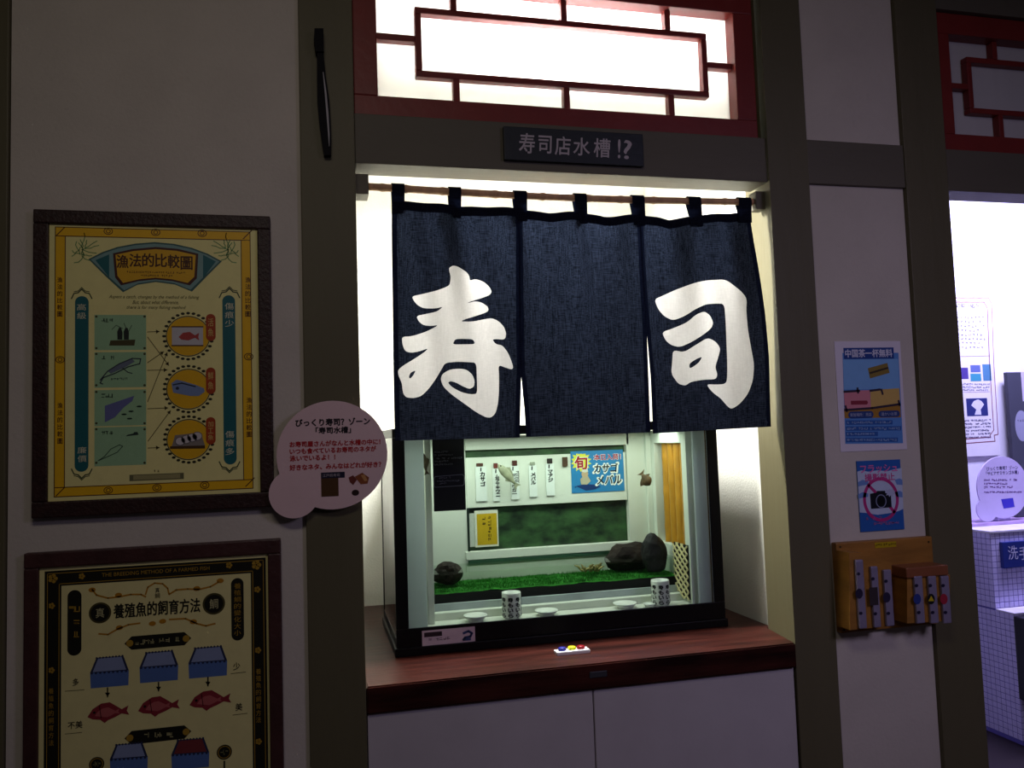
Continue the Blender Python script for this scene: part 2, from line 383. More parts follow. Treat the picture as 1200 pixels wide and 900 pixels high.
PANE2 = translucent_mat('frosted_pane_dark', (.62, .60, .60), (.3, .3, .3), .1, .02, 30)
z0w = EYE+.985
lat2 = (X(1135.5, 100, Yl), X(1135.5, 100, Yl)+.955, Z(1170, 132.5, Yl), Z(1170, 74, Yl),
        [X(1164, 60, Yl)+i*.36 for i in range(3)], [X(1171.5, 145, Yl)+i*.36 for i in range(3)], Z(1120, 101.5, Yl), Z(1120, 101.5, Yl), .0105)
lattice_window('window_2', 'unlit lavender lattice window with red frame above the side room opening', 2.2065, 3.600, z0w, EYE+1.503, Yw, PANE2, lat2)
box('backing', 2.21, 3.595, .115, .12, z0w, EYE+1.50, PLASTER, bpy.data.objects['window_2'], 0)

# ------------------------------------------------------------------ sign board on the beam
a = at(590, 146, -.004); b = at(755, 197, -.004)
sg = thing('sign_board', 'small black sign reading sushi shop tank on the lintel beam', 'sign', ((a.x+b.x)/2, .004, b.z))
box('board', a.x, b.x, -.004, .0115, b.z+.006, a.z-.004, mat('sign_black', '1a2126', .5, .15, 10, .08, 50), sg, .002)
pr = Print(-.004, sg)
for ch, cx, cy, w_, h_ in (('寿', 617.5, 168, 18, 23), ('司', 638.5, 169.5, 15, 20), ('店', 659.5, 171, 18, 21), ('水', 681.5, 172, 19, 20), ('槽', 705.5, 173.5, 19, 21), ('!', 725.5, 174.5, 2.6, 21), ('?', 735.5, 175.5, 9, 21)):
    pr.text('lettering', ch, cx, cy, w_, h_, 'b9aeb4', 2, .012, .06)
pr.done()

# ------------------------------------------------------------------ wall ornament on the post
orn = thing('wall_ornament', 'slim dark spindle-shaped ornament with pale inlay on the olive post', 'ornament', (at(383, 180, 0).x, -.02, at(383, 180, 0).z))
def zz(px, py): q = at(px, py, -.02); return (q.x, q.z)
lft = [(371.5, 62), (371.5, 90), (372, 118), (374.5, 145), (378, 170), (380, 182)]
rgt = [(379, 62), (382, 90), (386, 118), (387.5, 142), (388.5, 165), (388, 182)]
inr = [(379, 85), (382.7, 110), (385, 135), (386.2, 158), (386, 172)]
inl = [(378.3, 85), (380.6, 110), (382.6, 135), (384.6, 160), (385.6, 172)]
dk = mat('dark_lacquer', '0e0c12', .6, .2, 20, spec=.1)
MB().prism([zz(*q) for q in lft]+[zz(*q) for q in rgt[::-1]], -.022, -.0005).obj('blade', dk, orn)
MB().prism([zz(*q) for q in inl]+[zz(*q) for q in inr[::-1]], -.0235, -.0221).obj('inlay', mat('pale_inlay', '9a969c', .5, .1, 20), orn)
MB().prism([zz(368.5, 35), zz(367.8, 48), zz(370, 62), zz(379.5, 62), zz(379, 35)], -.030, -.0005).obj('bracket', dk, orn)

# ------------------------------------------------------------------ framed posters
def framed(name, label, px_in, px_out, m, yb=.0148, yf=-.012, rec=-.002, zlow=None):
    (ax, ay), (bx, by) = px_in; (cx, cy), (dx, dy) = px_out
    A = at(ax, ay, rec); B = at(bx, by, rec); C = at(cx, cy, yf); Dd = at(dx, dy, yf)
    if zlow: B.z, Dd.z = zlow
    t = thing(name, label, 'poster', ((A.x+B.x)/2, 0, Dd.z))
    for x0, x1, z0, z1 in ((C.x, Dd.x, A.z, C.z), (C.x, Dd.x, Dd.z, B.z), (C.x, A.x, B.z, A.z), (B.x, Dd.x, B.z, A.z)):
        box('frame_rail', x0, x1, yf, yb, z0, z1, m, t, .004)
    box('backing', A.x, B.x, rec+.0005, yb, B.z, A.z, mat('poster_card', '9d9a70', .7, .05, 10), t, 0)
    return t, Print(rec, t)
t1, p1 = framed('framed_poster', 'framed yellow poster comparing fishing methods, above the round pink sign', ((58, 262.5), (305.2, 576.5)), ((38.5, 244.5), (321, 594)), FRAMEB)
CRE, YEL, BRN, TEAL, SLT = 'f0e69a', 'f2bc1c', '5a3216', '1f6468', '7d9f9a'
p1.rect('paper', 58, 262.5, 305.2, 576.5, CRE, 0)
def q1(x, y): return (x/4+30, y/4+230)
def q2(x, y): return (x/4+30, y/4+430)
# yellow border with dark outlines
a = p1.w(64.5, 265.5); b = p1.w(297, 572.5); x0, z1, x1, z0 = a[0], a[1], b[0], b[1]; wd = .0265; e = .0022
for (ra, rb, rc, rd) in ((x0, x1, z1-wd, z1), (x0, x1, z0, z0+wd), (x0, x0+wd, z0+wd, z1-wd), (x1-wd, x1, z0+wd, z1-wd)):
    p1.rectw('border', ra, rb, rc, rd, YEL, 1)
for (ra, rb, rc, rd) in ((x0, x1, z1-e, z1), (x0, x1, z0, z0+e), (x0, x0+e, z0+e, z1-e), (x1-e, x1, z0+e, z1-e),
                         (x0+e, x1-e, z1-wd, z1-wd+e), (x0+e, x1-e, z0+wd-e, z0+wd), (x0+wd-e, x0+wd, z0+wd, z1-wd), (x1-wd, x1-wd+e, z0+wd, z1-wd)):
    p1.rectw('border', ra, rb, rc, rd, BRN, 2)
for cx, cy in ((127, 271), (182.5, 272.3), (237, 273.5), (127, 574.5), (184, 571.5), (240, 568.5), (70.5, 421.5), (291.5, 418)):
    p1.ell('medallion', cx, cy, 5.5, 4.6, BRN, 2, 20, 1.0); p1.ell('medallion', cx, cy, 2.8, 2.8, BRN, 2, 16, .9)
for cx, cy in ((71, 271.3), (290, 275), (71, 576), (293, 565)): p1.line('medallion', [(cx-5, cy+5), (cx+5, cy-5)], 1.2, BRN)
for cx, y0, y1 in ((70.3, 324, 372), (70.5, 471, 521), (290.5, 324, 372), (292, 465, 513)):
    p1.vtext('side_lettering', '漁法的比較圖', cx, y0, y1, 6, BRN, 3, .01)
# fan-shaped title
fan = [(295, 295), (360, 262), (430, 238), (515, 222), (605, 215), (695, 223), (780, 242), (855, 270), (920, 305), (850, 375), (780, 447), (700, 414), (610, 402), (525, 415), (457, 450), (375, 375)]
p1.poly('title_fan', [q1(*v) for v in fan], '3a625e', 1)
ctr = (608, 325); p1.poly('title_fan', [q1(ctr[0]+(x-ctr[0])*.965, ctr[1]+(y-ctr[1])*.93) for x, y in fan], SLT, 2)
p1.poly('title_fan', [q1(*v) for v in ((328, 300), (392, 273), (392, 380))], TEAL, 3); p1.poly('title_fan', [q1(*v) for v in ((832, 275), (892, 306), (832, 385))], TEAL, 3)
pan = [(410, 268), (500, 248), (610, 238), (715, 247), (810, 270), (803, 385), (770, 418), (690, 398), (610, 390), (530, 398), (448, 418), (420, 380)]
p1.poly('title_fan', [q1(*v) for v in pan], '4a2018', 3)
p1.poly('title_fan', [q1(ctr[0]+(x-ctr[0])*.94, ctr[1]+(y-ctr[1])*.88) for x, y in pan], 'e0ac20', 4)
for i, ch in enumerate('漁法的比較圖'):
    t = i-2.5; p1.text('title_lettering', ch, *q1(605+t*60, 300+t*t*1.6+t*1.5), 13.6, 16.5, '4a2410', 5, .02)
p1.scrib('title_lettering', *q1(475, 355), *q1(750, 360), 2.6, BRN, 5, 3); p1.scrib('title_lettering', *q1(540, 372), *q1(690, 374), 2.6, BRN, 5, 4)
for s_, cx, cy, w_ in (('Aspect a catch, changes by the method of a fishing', 605, 474, 420), ('But, about what difference,', 612, 498, 215), ('there is for many fishing method', 612, 523, 275)):
    p1.text('script_lettering', s_, *q1(cx, cy), w_/4, 5.2, '5d5a34', 3, 0, .3)
for sx, ox in ((1, 268), (-1, 948)):       # dragons drawn in green lines
    r = random.Random(5)
    for k in range(13):
        a0 = r.uniform(0, 6.28); l0 = r.uniform(10, 22)
        pts = [(ox+sx*(r.uniform(-12, 12)), 250+r.uniform(-12, 25))]
        for j in range(4): a0 += r.uniform(-.7, .7); pts.append((pts[-1][0]+l0*math.cos(a0)*sx, pts[-1][1]+l0*math.sin(a0)*.8))
        p1.line('dragon_drawing', [q1(*v) for v in pts], 1.0, '5f9458', 1)
# teal banners
for (xa, ya, xb, yb, top_, bot_) in ((88, 347, 103.7, 552.5, '高級', '廉價'), (260.5, 346, 277.5, 544, '傷痕少', '傷痕多')):
    p1.caps('banner', xa, ya, xb, yb, TEAL, 1); c_ = (xa+xb)/2; L = len(top_)
    p1.vtext('banner_lettering', top_, c_-.3, ya+8, ya+8+10*L, 10.5, 'dedbb8', 3, .0, .3); p1.vtext('banner_lettering', bot_, c_+.3, yb-10-10*L, yb-10, 10.5, 'dedbb8', 3, .0, .3)
    for s_, yy in ((-1, ya-1), (1, yb+1)):
        pts = [(c_-12, yy-s_*4), (c_-9, yy+s_*2), (c_-4, yy+s_*3), (c_, yy+s_*7), (c_+4, yy+s_*3), (c_+9, yy+s_*2), (c_+12, yy-s_*4)]
        p1.line('banner_ornament', pts, 1.3, '33472f', 2); p1.line('banner_ornament', [(v[0], v[1]+s_*2) for v in pts[1:-1]], .9, '33472f', 2)
# four picture boxes
BXS = [(369, 410), (412.8, 453.5), (457.3, 498), (501, 544.3)]
for i, (ya, yb) in enumerate(BXS):
    p1.rect('picture', 110.8, ya, 171.5, yb, '9cc496', 1)
    for cx in (113, 169.5):
        for cy in (ya+2, yb-2): p1.ell('picture', cx, cy, 1.5, 1.5, '4a4a28', 2, 10)
    p1.scrib('picture', 119, ya+6.5, 119+(14 if i != 1 else 16), ya+6.5, 5, '23382c', 3, 20+i, .9)
p1.poly('picture', [q1(*v) for v in ((398, 676), (515, 672), (510, 700), (392, 700))], '4a4424', 2)
for cx in (443, 473): p1.poly('picture', [q1(cx+dx, y) for dx, y in ((-12, 672), (-13, 635), (-4, 615), (6, 618), (12, 640), (11, 672))], '242a26', 3)
p1.line('picture', [q1(*v) for v in ((405, 625), (425, 605), (455, 620))], .7, '34463a'); p1.line('picture', [q1(*v) for v in ((462, 595), (480, 640), (498, 605))], .7, '34463a')
p1.line('picture', [q1(*v) for v in ((350, 862), (385, 820), (440, 785), (500, 760), (540, 762), (535, 785), (480, 800), (420, 830), (365, 850), (350, 875), (362, 880))], 1.3, '343a46', 3)
p1.poly('picture', [q1(*v) for v in ((385, 820), (440, 785), (500, 762), (512, 775), (470, 800), (400, 832))], '6a7484', 2)
p1.line('picture', [q1(*v) for v in ((455, 805), (480, 825), (500, 830))], 1, '343a46', 3); p1.scrib('picture', *q1(400, 858), *q1(480, 855), 3, '343a46', 3, 8)
p1.poly('picture', [q2(*v) for v in ((372, 182), (510, 135), (500, 160), (460, 190), (420, 235), (372, 260))], '6a6ea0', 2)
for cx, cy in ((533, 185), (495, 208), (462, 222), (488, 242)): p1.ell('picture', *q2(cx, cy), 3.2, 1.1, '24382e', 3, 10)
p1.poly('picture', [q2(*v) for v in ((470, 325), (530, 318), (525, 305), (510, 305), (505, 312), (478, 318))], '2a3a34', 2)
p1.line('picture', [q2(*v) for v in ((340, 440), (370, 420), (400, 385), (440, 365), (455, 372), (430, 400), (390, 418), (345, 438))], .9, '2d4636')
# round fish pictures and their tags
for cx, cy, kind_ in ((220.5, 394, 0), (221, 456, 1), (221.3, 515, 2)):
    for k in range(28):
        t = 2*math.pi*k/28; p1.ell('round_picture', cx+28.2*math.cos(t), cy+27*math.sin(t), 2.4, 1.7, '2c2c1a', 1, 8)
    p1.ell('round_picture', cx, cy, 26, 25.5, '2c2c1a', 2, 40, 1.0); p1.ell('round_picture', cx, cy, 24.8, 24.2, 'eab41c', 1)
    if kind_ == 0:
        p1.rect('round_picture', cx-19, cy-11, cx+17.5, cy+11, 'c8c4c4', 2)
        for yy in (-11, 11): p1.line('round_picture', [(cx-19, cy+yy), (cx+17.5, cy+yy)], 1.4, '4a2420', 3)
        fb = [(-11, 1), (-6, -4), (2, -5), (8, -1), (13, -4), (12, 1), (13, 5), (8, 2), (0, 5), (-8, 4)]; fc = 'b04440'
    elif kind_ == 1: fb = [(-20, -7), (-14, -11), (-5, -9), (8, -5), (18, -1), (19, 3), (12, 8), (2, 8), (-8, 6), (-18, 4)]; fc = '7c90b8'
    else:
        p1.poly('round_picture', [(cx-22, cy+8), (cx+19, cy+7), (cx+19, cy+10.5), (cx-22, cy+11)], '4e3418', 3)
        p1.poly('round_picture', [(cx-20, cy+8), (cx-16, cy-5), (cx+14, cy-8), (cx+19, cy+7)], '8a8078', 2)
        for dx in (-10, -3, 4, 10): p1.ell('round_picture', cx+dx, cy-1-dx*.3, 6, 5.5, 'd0c8c8', 3, 16); p1.ell('round_picture', cx+dx, cy-1-dx*.3, 6, 5.5, '6a6266', 4, 16, .8)
        fb = None
    if fb: p1.poly('round_picture', [(cx+u, cy+v) for u, v in fb], fc, 3)
    if kind_ == 1: p1.line('round_picture', [(cx-18, cy-5), (cx-8, cy-7), (cx+8, cy-3)], 1.6, '2c3448', 4); p1.ell('round_picture', cx-13, cy-1, 2, 2, '2c3448', 4, 10)
for ya, yb, s_ in ((368, 399.5, '活魚'), (430.8, 461.5, '鮮魚'), (489, 520.5, '加工魚')):
    p1.caps('tag', 241.3, ya, 252.8, yb, 'a8401c', 3); p1.vtext('tag_lettering', s_, 247, ya+4, yb-4, 6.5, 'e0c070', 5)
ARC = '4a4220'
for a, b in (((172.5, 389), (187, 388.5)), ((173, 395), (198, 428.5)), ((173, 425), (192, 412)), ((173, 434), (196, 433.5)), ((173, 471), (196, 413)), ((173, 479), (197, 478)), ((173.5, 517), (200, 481)), ((173.5, 525), (187, 524.5))):
    p1.arrow('arrow', a, b, ARC)
p1.rect('caption_bar', *q2(487, 506), *q2(742, 525), '6c6a48', 1); p1.rect('caption_bar', *q2(505, 509), *q2(725, 521), 'a29a68', 2); p1.scrib('caption_bar', *q2(600, 488), *q2(632, 488), 3, ARC, 3, 3)
p1.done()

t2, p2 = framed('framed_poster', 'dark-bordered framed poster on raising farmed fish, with crates and red fish', ((46.5, 665.5), (316.5, 860)), ((27.5, 649), (332, 860)), FRAMEM, zlow=(EYE-1.045, EYE-1.11))
def q3(x, y): return (x/3.75+20, y/3.75+640)
CRE2, BLK, GLD = 'e2d896', '1c1a12', 'a8842c'
A = p2.w(46.5, 665.5); B = (p2.w(316.5, 648)[0], EYE-1.045)
p2.rectw('paper', A[0], B[0], B[1], A[1], CRE2, 0)
x0, x1, z1, z0 = A[0]+.012, B[0]-.012, A[1]-.010, B[1]+.012; wd = .040
for (ra, rb, rc, rd) in ((x0, x1, z1-wd, z1), (x0, x1, z0, z0+wd), (x0, x0+wd, z0+wd, z1-wd), (x1-wd, x1, z0+wd, z1-wd)): p2.rectw('border', ra, rb, rc, rd, BLK, 1)
e = .0016; g_ = .006
for k_ in (g_, wd-g_):
    for (ra, rb, rc, rd) in ((x0+k_, x1-k_, z1-k_-e, z1-k_), (x0+k_, x0+k_+e, z0+k_, z1-k_), (x1-k_-e, x1-k_, z0+k_, z1-k_)): p2.rectw('border', ra, rb, rc, rd, GLD, 2)
p2.text('border_lettering', 'THE BREEDING METHOD OF A FARMED FISH', *q3(613, 111), 126, 4.6, GLD, 3)
for cx, cy, r_ in ((158, 142, 6), (285, 132, 4), (932, 84, 4), (1052, 82, 6), (153, 262, 4), (152, 545, 4), (1056, 190, 4), (1059, 457, 4), (1062, 858, 4)):
    for k in range(5):
        t = k*1.2566; c_ = q3(cx, cy); p2.ell('gold_ornament', c_[0]+r_*.55*math.cos(t), c_[1]+r_*.55*math.sin(t), r_*.42, r_*.42, GLD, 3, 10)
p2.vtext('border_lettering', '養殖魚的飼育方法', q3(152, 0)[0]-.5, q3(0, 620)[1], q3(0, 880)[1], 6, GLD, 3, 0, 0); p2.vtext('border_lettering', '養殖魚的飼育方法', q3(1061, 0)[0], q3(0, 535)[1], q3(0, 778)[1], 6, GLD, 3)
p2.caps('label', *q3(222, 195), *q3(283, 478), BLK, 1); p2.caps('label', *q3(940, 142), *q3(998, 412), BLK, 1)
for i, yy in enumerate((278, 333, 388)): p2.scrib('label_lettering', *q3(232, yy), *q3(274, yy), 8, GLD, 3, 30+i, 1.1)
p2.vtext('label_lettering', '養殖鯛的變化大小', q3(969, 0)[0], q3(0, 160)[1], q3(0, 395)[1], 8, GLD, 3)
p2.text('title_lettering', '養殖魚的飼育方法', *q3(617, 272), 101, 17.5, BLK, 3, .02); p2.text('title_lettering', '真', *q3(617, 193), 5, 6, BLK, 3); p2.text('title_lettering', '鯛', *q3(617, 217), 6, 6, BLK, 3)
for cx, cy, ch in ((365, 293, '真'), (865, 253, '鯛')):
    p2.ell('badge', *q3(cx, cy), 13.2, 13.2, '4a4424', 1); p2.ell('badge', *q3(cx, cy), 11, 11, BLK, 2); p2.text('badge_lettering', ch, *q3(cx, cy), 10, 12, 'c0ba88', 4)
SCR = 'b47c1c'
def scroll(pts, w0=1.6): p2.line('scrollwork', [q3(*v) for v in pts], w0, SCR, 2)
scroll(((330, 190), (350, 215), (400, 228), (450, 222), (500, 212), (545, 212), (565, 222)), 2); scroll(((565, 212), (575, 180), (605, 162), (640, 165), (662, 185), (668, 210)), 1.8)
scroll(((668, 212), (700, 192), (750, 188), (800, 190), (850, 178), (885, 158)), 2); scroll(((360, 385), (400, 388), (440, 365), (490, 345), (540, 338)), 2); scroll(((670, 322), (740, 318), (790, 340), (830, 350), (870, 340)), 2)
for cx, cy in ((330, 192), (893, 152), (446, 215), (790, 186), (450, 358), (775, 332), (595, 340), (640, 330)): p2.ell('scrollwork', *q3(cx, cy), 4.2, 3, SCR, 2, 12)
for yy, nn in ((416, 7), (829, 3)):
    a = p2.w(*q3(472, yy)); b = p2.w(*q3(766, yy)); k = .0175; zc = (a[1]+b[1])/2
    p2.put('caption', [(a[0], zc), (a[0]+k, zc-k), (b[0]-k, zc-k), (b[0], zc), (b[0]-k, zc+k), (a[0]+k, zc+k)], [[0, 1, 2, 3, 4, 5]], BLK, 1)
    for xx in (a[0]+k*.75, b[0]-k*.75): p2.put('caption', [(xx+.009*math.cos(t*.6283), zc+.009*math.sin(t*.6283)) for t in range(10)], [list(range(10))], GLD, 2)
    if nn == 7: p2.scrib('caption_lettering', *q3(520, yy+7), *q3(718, yy-7), 6, 'b0aa78', 3, 50, .95)
    else:
        for cx in (563, 620, 675): p2.scrib('caption_lettering', *q3(cx-12, yy), *q3(cx+14, yy), 6.5, 'b0aa78', 3, 60+cx, .9)
def crate(cx, cy, inner='8a96b8', s=1):
    c = q3(cx, cy); k = 24*s; T = [(-.93, 0), (-.62, -.72), (.70, -.72), (.96, 0)]
    p2.poly('crate_picture', [(c[0]+u*k, c[1]-1+v*k-u*1.6) for u, v in T], '2c3350', 1)
    p2.poly('crate_picture', [(c[0]+u*k*.86, c[1]-2+v*k*.9-u*1.6) for u, v in T], inner, 2)
    p2.poly('crate_picture', [(c[0]-.93*k, c[1]+.5), (c[0]+.96*k, c[1]-2.5), (c[0]+.94*k, c[1]+.7*k-2), (c[0]-.9*k, c[1]+.78*k)], '5470a8', 1)
    for i in range(9):
        u = -.85+i*.21; p2.ell('crate_picture', c[0]+u*k, c[1]-u*1.6-.5, 1.5, 1.5, '2c3350', 3, 8); p2.ell('crate_picture', c[0]+(u*.75+.03)*k, c[1]-.72*k-1-u*1.6, 1.3, 1.3, '2c3350', 3, 8)
for cx, cy in ((405, 555), (622, 532), (837, 512)): crate(cx, cy)
crate(490, 935, '8a96b8', .98); crate(760, 915, '7a3436', .98)
def redfish(cx, cy):
    c = q3(cx, cy); F_ = [(-24, 5), (-18, -4), (-8, -10), (2, -11), (10, -6), (16, -2), (24, -6), (22, 0), (25, 5), (16, 3), (8, 7), (0, 10), (-4, 13), (-9, 9), (-18, 8)]
    p2.poly('fish_picture', [(c[0]+u, c[1]+v-u*.06) for u, v in F_], '8a2c34', 2)
    p2.poly('fish_picture', [(c[0]+u*.6-1, c[1]+v*.55+1-u*.06) for u, v in F_[:12]], 'b05a58', 3)
    p2.ell('fish_picture', c[0]-16, c[1]+1, 1.6, 1.6, '17100f', 4, 10); p2.line('fish_picture', [(c[0]-10, c[1]-7), (c[0]-8, c[1]+7)], .9, '33100f', 4)
for cx, cy in ((400, 727), (622, 700), (848, 674)): redfish(cx, cy)
for cx, ya, yb in ((398, 622, 662), (622, 598, 636), (839, 576, 614)): p2.arrow('arrow', q3(cx, ya), q3(cx, yb), BLK, 1.6, 5)
for s_, cx, cy, w_ in (('多', 258, 597, 7), ('少', 965, 527, 8), ('不美', 256, 785, 17), ('美', 975, 706, 8)): p2.text('note_lettering', s_, *q3(cx, cy), w_, 9, BLK, 3, .01)
for xa, ya, xb, yb in ((212, 637, 295, 631), (940, 560, 1005, 553), (212, 825, 285, 818), (948, 742, 1012, 734)): p2.line('note_lettering', [q3(xa, ya), q3(xb, yb)], .7, '55502e', 2)
for cx, cy in ((350, 958), (911, 905)): p2.ell('badge', *q3(cx, cy), 9, 9, BLK, 1); p2.ell('badge', *q3(cx, cy), 7.5, 7.5, GLD, 2, 30, .8); p2.scrib('badge_lettering', *q3(cx-10, cy), *q3(cx+12, cy), 7, '7c784e', 3, cx)
p2.line('arrow', [q3(911, 945), q3(911, 985)], 2, BLK)
p2.done()

# ------------------------------------------------------------------ round pink sign on the post
YS = -.028
def bubble(name, label, Y, thick, c1, r1, c2, r2, m, edge_m):
    a = at(*c1, Y); b = at(*c2, Y); k = X(c1[0]+1, c1[1], Y)-X(c1[0], c1[1], Y)
    R1 = r1*k; R2 = r2*k; pts = []
    d = math.hypot(b.x-a.x, b.z-a.z); ang = math.atan2(b.z-a.z, b.x-a.x)
    al = math.acos((R1*R1+d*d-R2*R2)/(2*R1*d)); be = math.acos((R2*R2+d*d-R1*R1)/(2*R2*d)); n = 48
    for i in range(n+1): t = ang+al+(2*math.pi-2*al)*i/n; pts.append((a.x+R1*math.cos(t), a.z+R1*math.sin(t)))
    for i in range(1, 24): t = ang+math.pi+be+(2*math.pi-2*be)*i/24; pts.append((b.x+R2*math.cos(t), b.z+R2*math.sin(t)))
    th = thing(name, label, 'sign', (a.x, Y, min(p[1] for p in pts)))
    MB().prism(pts, Y, Y+thick).obj('board', [m], th)
    return th, Print(Y, th)
PINK = mat('pink_board', 'e4c4c6', .35, .03, 10)
rs, ps = bubble('round_sign', 'round pink speech sign with red Japanese text on the olive post', YS, .012, (390, 533), 65, (344.8, 578.5), 29, PINK, PINK)
box('spacer', .0, .1, YS+.0122, -.0005, at(390, 545, 0).z-.04, at(390, 545, 0).z+.06, mat('grey_foam', '8a8484', .8), rs, 0)
def q4(x, y): return (x/5.622+300, y/5.625+460)
ps.text('heading', 'びっくり寿司？ゾーン', *q4(508, 194), 87, 8.6, '1c141c', 1, .04); ps.text('heading', '「寿司水槽」', *q4(510, 248), 41, 7.6, '1c141c', 1, .04)
for s_, cx, cy, w_ in (('お寿司屋さんがなんと水槽の中に！', 524, 333, 106), ('いつも食べているお寿司のネタが', 510, 379, 101), ('泳いでいるよ！！', 373, 430, 53), ('好きなネタ、みんなはどれが好き？', 527, 484, 107)):
    ps.text('lettering', s_, *q4(cx, cy), w_, 6.6, 'ac1c24', 1, .04)
ps.rect('picture', *q4(428, 530), *q4(545, 682), '4e3318', 1); ps.rect('picture', *q4(428, 528), *q4(585, 560), '1c1c34', 2)
ps.text('picture', '江戸前寿司', *q4(495, 545), 20, 3.6, 'b4a8b0', 3)
ps.poly('picture', [q4(*v) for v in ((610, 560), (640, 545), (665, 575), (640, 610), (618, 590))], '6e3028', 1); ps.poly('picture', [q4(*v) for v in ((650, 555), (700, 528), (745, 560), (735, 600), (690, 605))], '8a4a26', 1)
ps.poly('picture', [q4(*v) for v in ((690, 545), (715, 540), (735, 580), (715, 585))], 'c08a54', 2); ps.ell('picture', *q4(655, 660), 4.4, 3.6, '2c1a16', 1, 16)
ps.done()

# ------------------------------------------------------------------ rod blocks, rod, noren curtain
YR = .06
zr = Z(650, 230, YR)+.007
Yk = .040
tag(box('rod_block', .1315, X(432, 215, Yk), Yk, .115, Z(424, 227, Yk), Z(424, 203.5, Yk), OLIVE2), 'olive wooden block holding the bamboo rod beside the framed posters post', 'block', 'bamboo rod blocks')
tag(box('rod_block', X(886, 235, Yk), 1.4995, Yk, .085, Z(890, 245, Yk), Z(890, 224, Yk), OLIVE2), 'olive wooden block holding the bamboo rod beside the notice panel post', 'block', 'bamboo rod blocks')
rx0, rx1 = X(432, 215, Yk)+.0005, X(886, 235, Yk)-.0005
pts = []; rad = []
nodes = [.215, .285, .40, .565, .72, .87, .985, 1.10, 1.24, 1.36, 1.45]
n = 160
for i in range(n+1):
    x = rx0+(rx1-rx0)*i/n; pts.append((x, YR, zr-.010*math.sin(math.pi*i/n))); d_ = min(abs(x-q) for q in nodes); rad.append(.0112+.0022*math.exp(-(d_/.006)**2))
tag(MB().tube(pts, rad, 12).obj('bamboo_rod', BAMBOO, None, True), 'thin bamboo rod carrying the navy shop curtain', 'rod')
def rodz(x): return zr-.010*math.sin(math.pi*min(1, max(0, (x-rx0)/(rx1-rx0))))

nr = thing('noren_curtain', 'navy shop curtain with large white sushi characters hanging over the aquarium', 'curtain', (.87, YR, EYE+.005))
def wav(x, z):     # hanging folds, strongest near the loops
    t = (EYE+.76-z)/.73
    v = .022*math.sin(x*28+.4+t*1.5)*(.22+.78*math.exp(-2.0*t)) + .013*math.sin(x*61-t*5)*math.exp(-3*t) + .006*math.sin(x*11+z*7)
    return YR + v*.9*min(1, max(0, t+.02)*6) - .004
S45 = 4.5
def gl(base, pts): return [(base[0]+x/S45, base[1]+y/S45) for x, y in pts]
def chaikin(p, n=2):
    for _ in range(n):
        q = []
        for i in range(len(p)):
            a, b = p[i], p[(i+1) % len(p)]; q += [(a[0]*.8+b[0]*.2, a[1]*.8+b[1]*.2), (a[0]*.2+b[0]*.8, a[1]*.2+b[1]*.8)]
        p = q
    return p
KOTO = [[(292,68),(320,50),(355,55),(395,78),(410,100),(412,125),(440,118),(480,135),(510,165),(522,190),(510,208),(470,222),(420,235),(392,247),(440,236),(470,245),(500,268),(505,288),(490,300),(440,315),(390,330),(357,345),(420,345),(480,335),(520,330),(555,345),(585,375),(597,410),(592,435),(580,443),(545,440),(522,443),(540,468),(575,473),(605,510),(625,555),(635,590),(625,600),(590,590),(553,577),(556,640),(555,720),(550,780),(538,830),(515,853),(490,852),(440,825),(380,780),(310,730),(265,690),(250,650),(262,622),(300,600),(350,594),(390,600),(420,625),(432,660),(428,690),(405,702),(375,690),(335,668),(305,660),(290,668),(310,690),(360,718),(410,730),(445,728),(443,650),(441,563),(400,560),(340,558),(275,565),(255,600),(225,650),(190,700),(150,740),(110,750),(70,745),(55,720),(50,670),(30,625),(30,600),(60,575),(120,540),(165,510),(185,490),(140,505),(95,512),(65,500),(52,465),(50,425),(100,425),(170,405),(220,380),(235,368),(200,374),(160,370),(135,350),(122,320),(170,312),(230,298),(265,270),(220,282),(160,282),(130,265),(110,240),(100,215),(150,208),(220,190),(275,170),(300,155),(305,110)],
        [(315,468),(328,440),(360,437),(425,437),(437,465),(375,466)], [(85,638),(95,615),(122,603),(108,632),(92,648)]]
TSUKA = [[(78,183),(130,160),(200,128),(280,100),(360,85),(440,80),(480,95),(530,135),(558,180),(556,250),(565,350),(580,440),(596,530),(592,610),(570,680),(530,735),(490,762),(470,750),(430,705),(380,675),(343,632),(400,633),(450,630),(466,615),(468,540),(462,420),(455,300),(445,207),(400,206),(340,212),(290,235),(240,270),(180,294),(140,275),(105,240)],
         [(120,355),(180,335),(250,305),(290,265),(330,250),(365,270),(385,305),(375,335),(330,370),(270,410),(210,436),(170,425),(140,400)],
         [(176,450),(232,463),(290,425),(350,387),(400,405),(430,440),(420,480),(397,540),(412,580),(400,605),(330,608),(260,620),(235,640),(200,630),(165,575),(172,510)],
         [(256,524),(290,500),(324,486),(305,520),(258,552)]]
def inside(p, poly):
    c = False; j = len(poly)-1
    for i in range(len(poly)):
        a, b = poly[i], poly[j]
        if (a[1] > p[1]) != (b[1] > p[1]) and p[0] < (b[0]-a[0])*(p[1]-a[1])/(b[1]-a[1])+a[0]: c = not c
        j = i
    return c
topline = [(459.5, 236), (476, 236.5), (509, 240), (540, 242), (575, 243.5), (605, 246), (643, 250), (678, 250), (708, 254), (743, 252.5), (785, 257.5), (812, 254.5), (846, 251), (879, 249)]
def topy(px):
    for (a, ya), (b, yb) in zip(topline, topline[1:]):
        if a <= px <= b: return ya+(yb-ya)*(px-a)/(b-a)
    return topline[0][1] if px < 500 else topline[-1][1]
def wpx(px, py): q = at(px, py, YR); return (q.x, q.z)
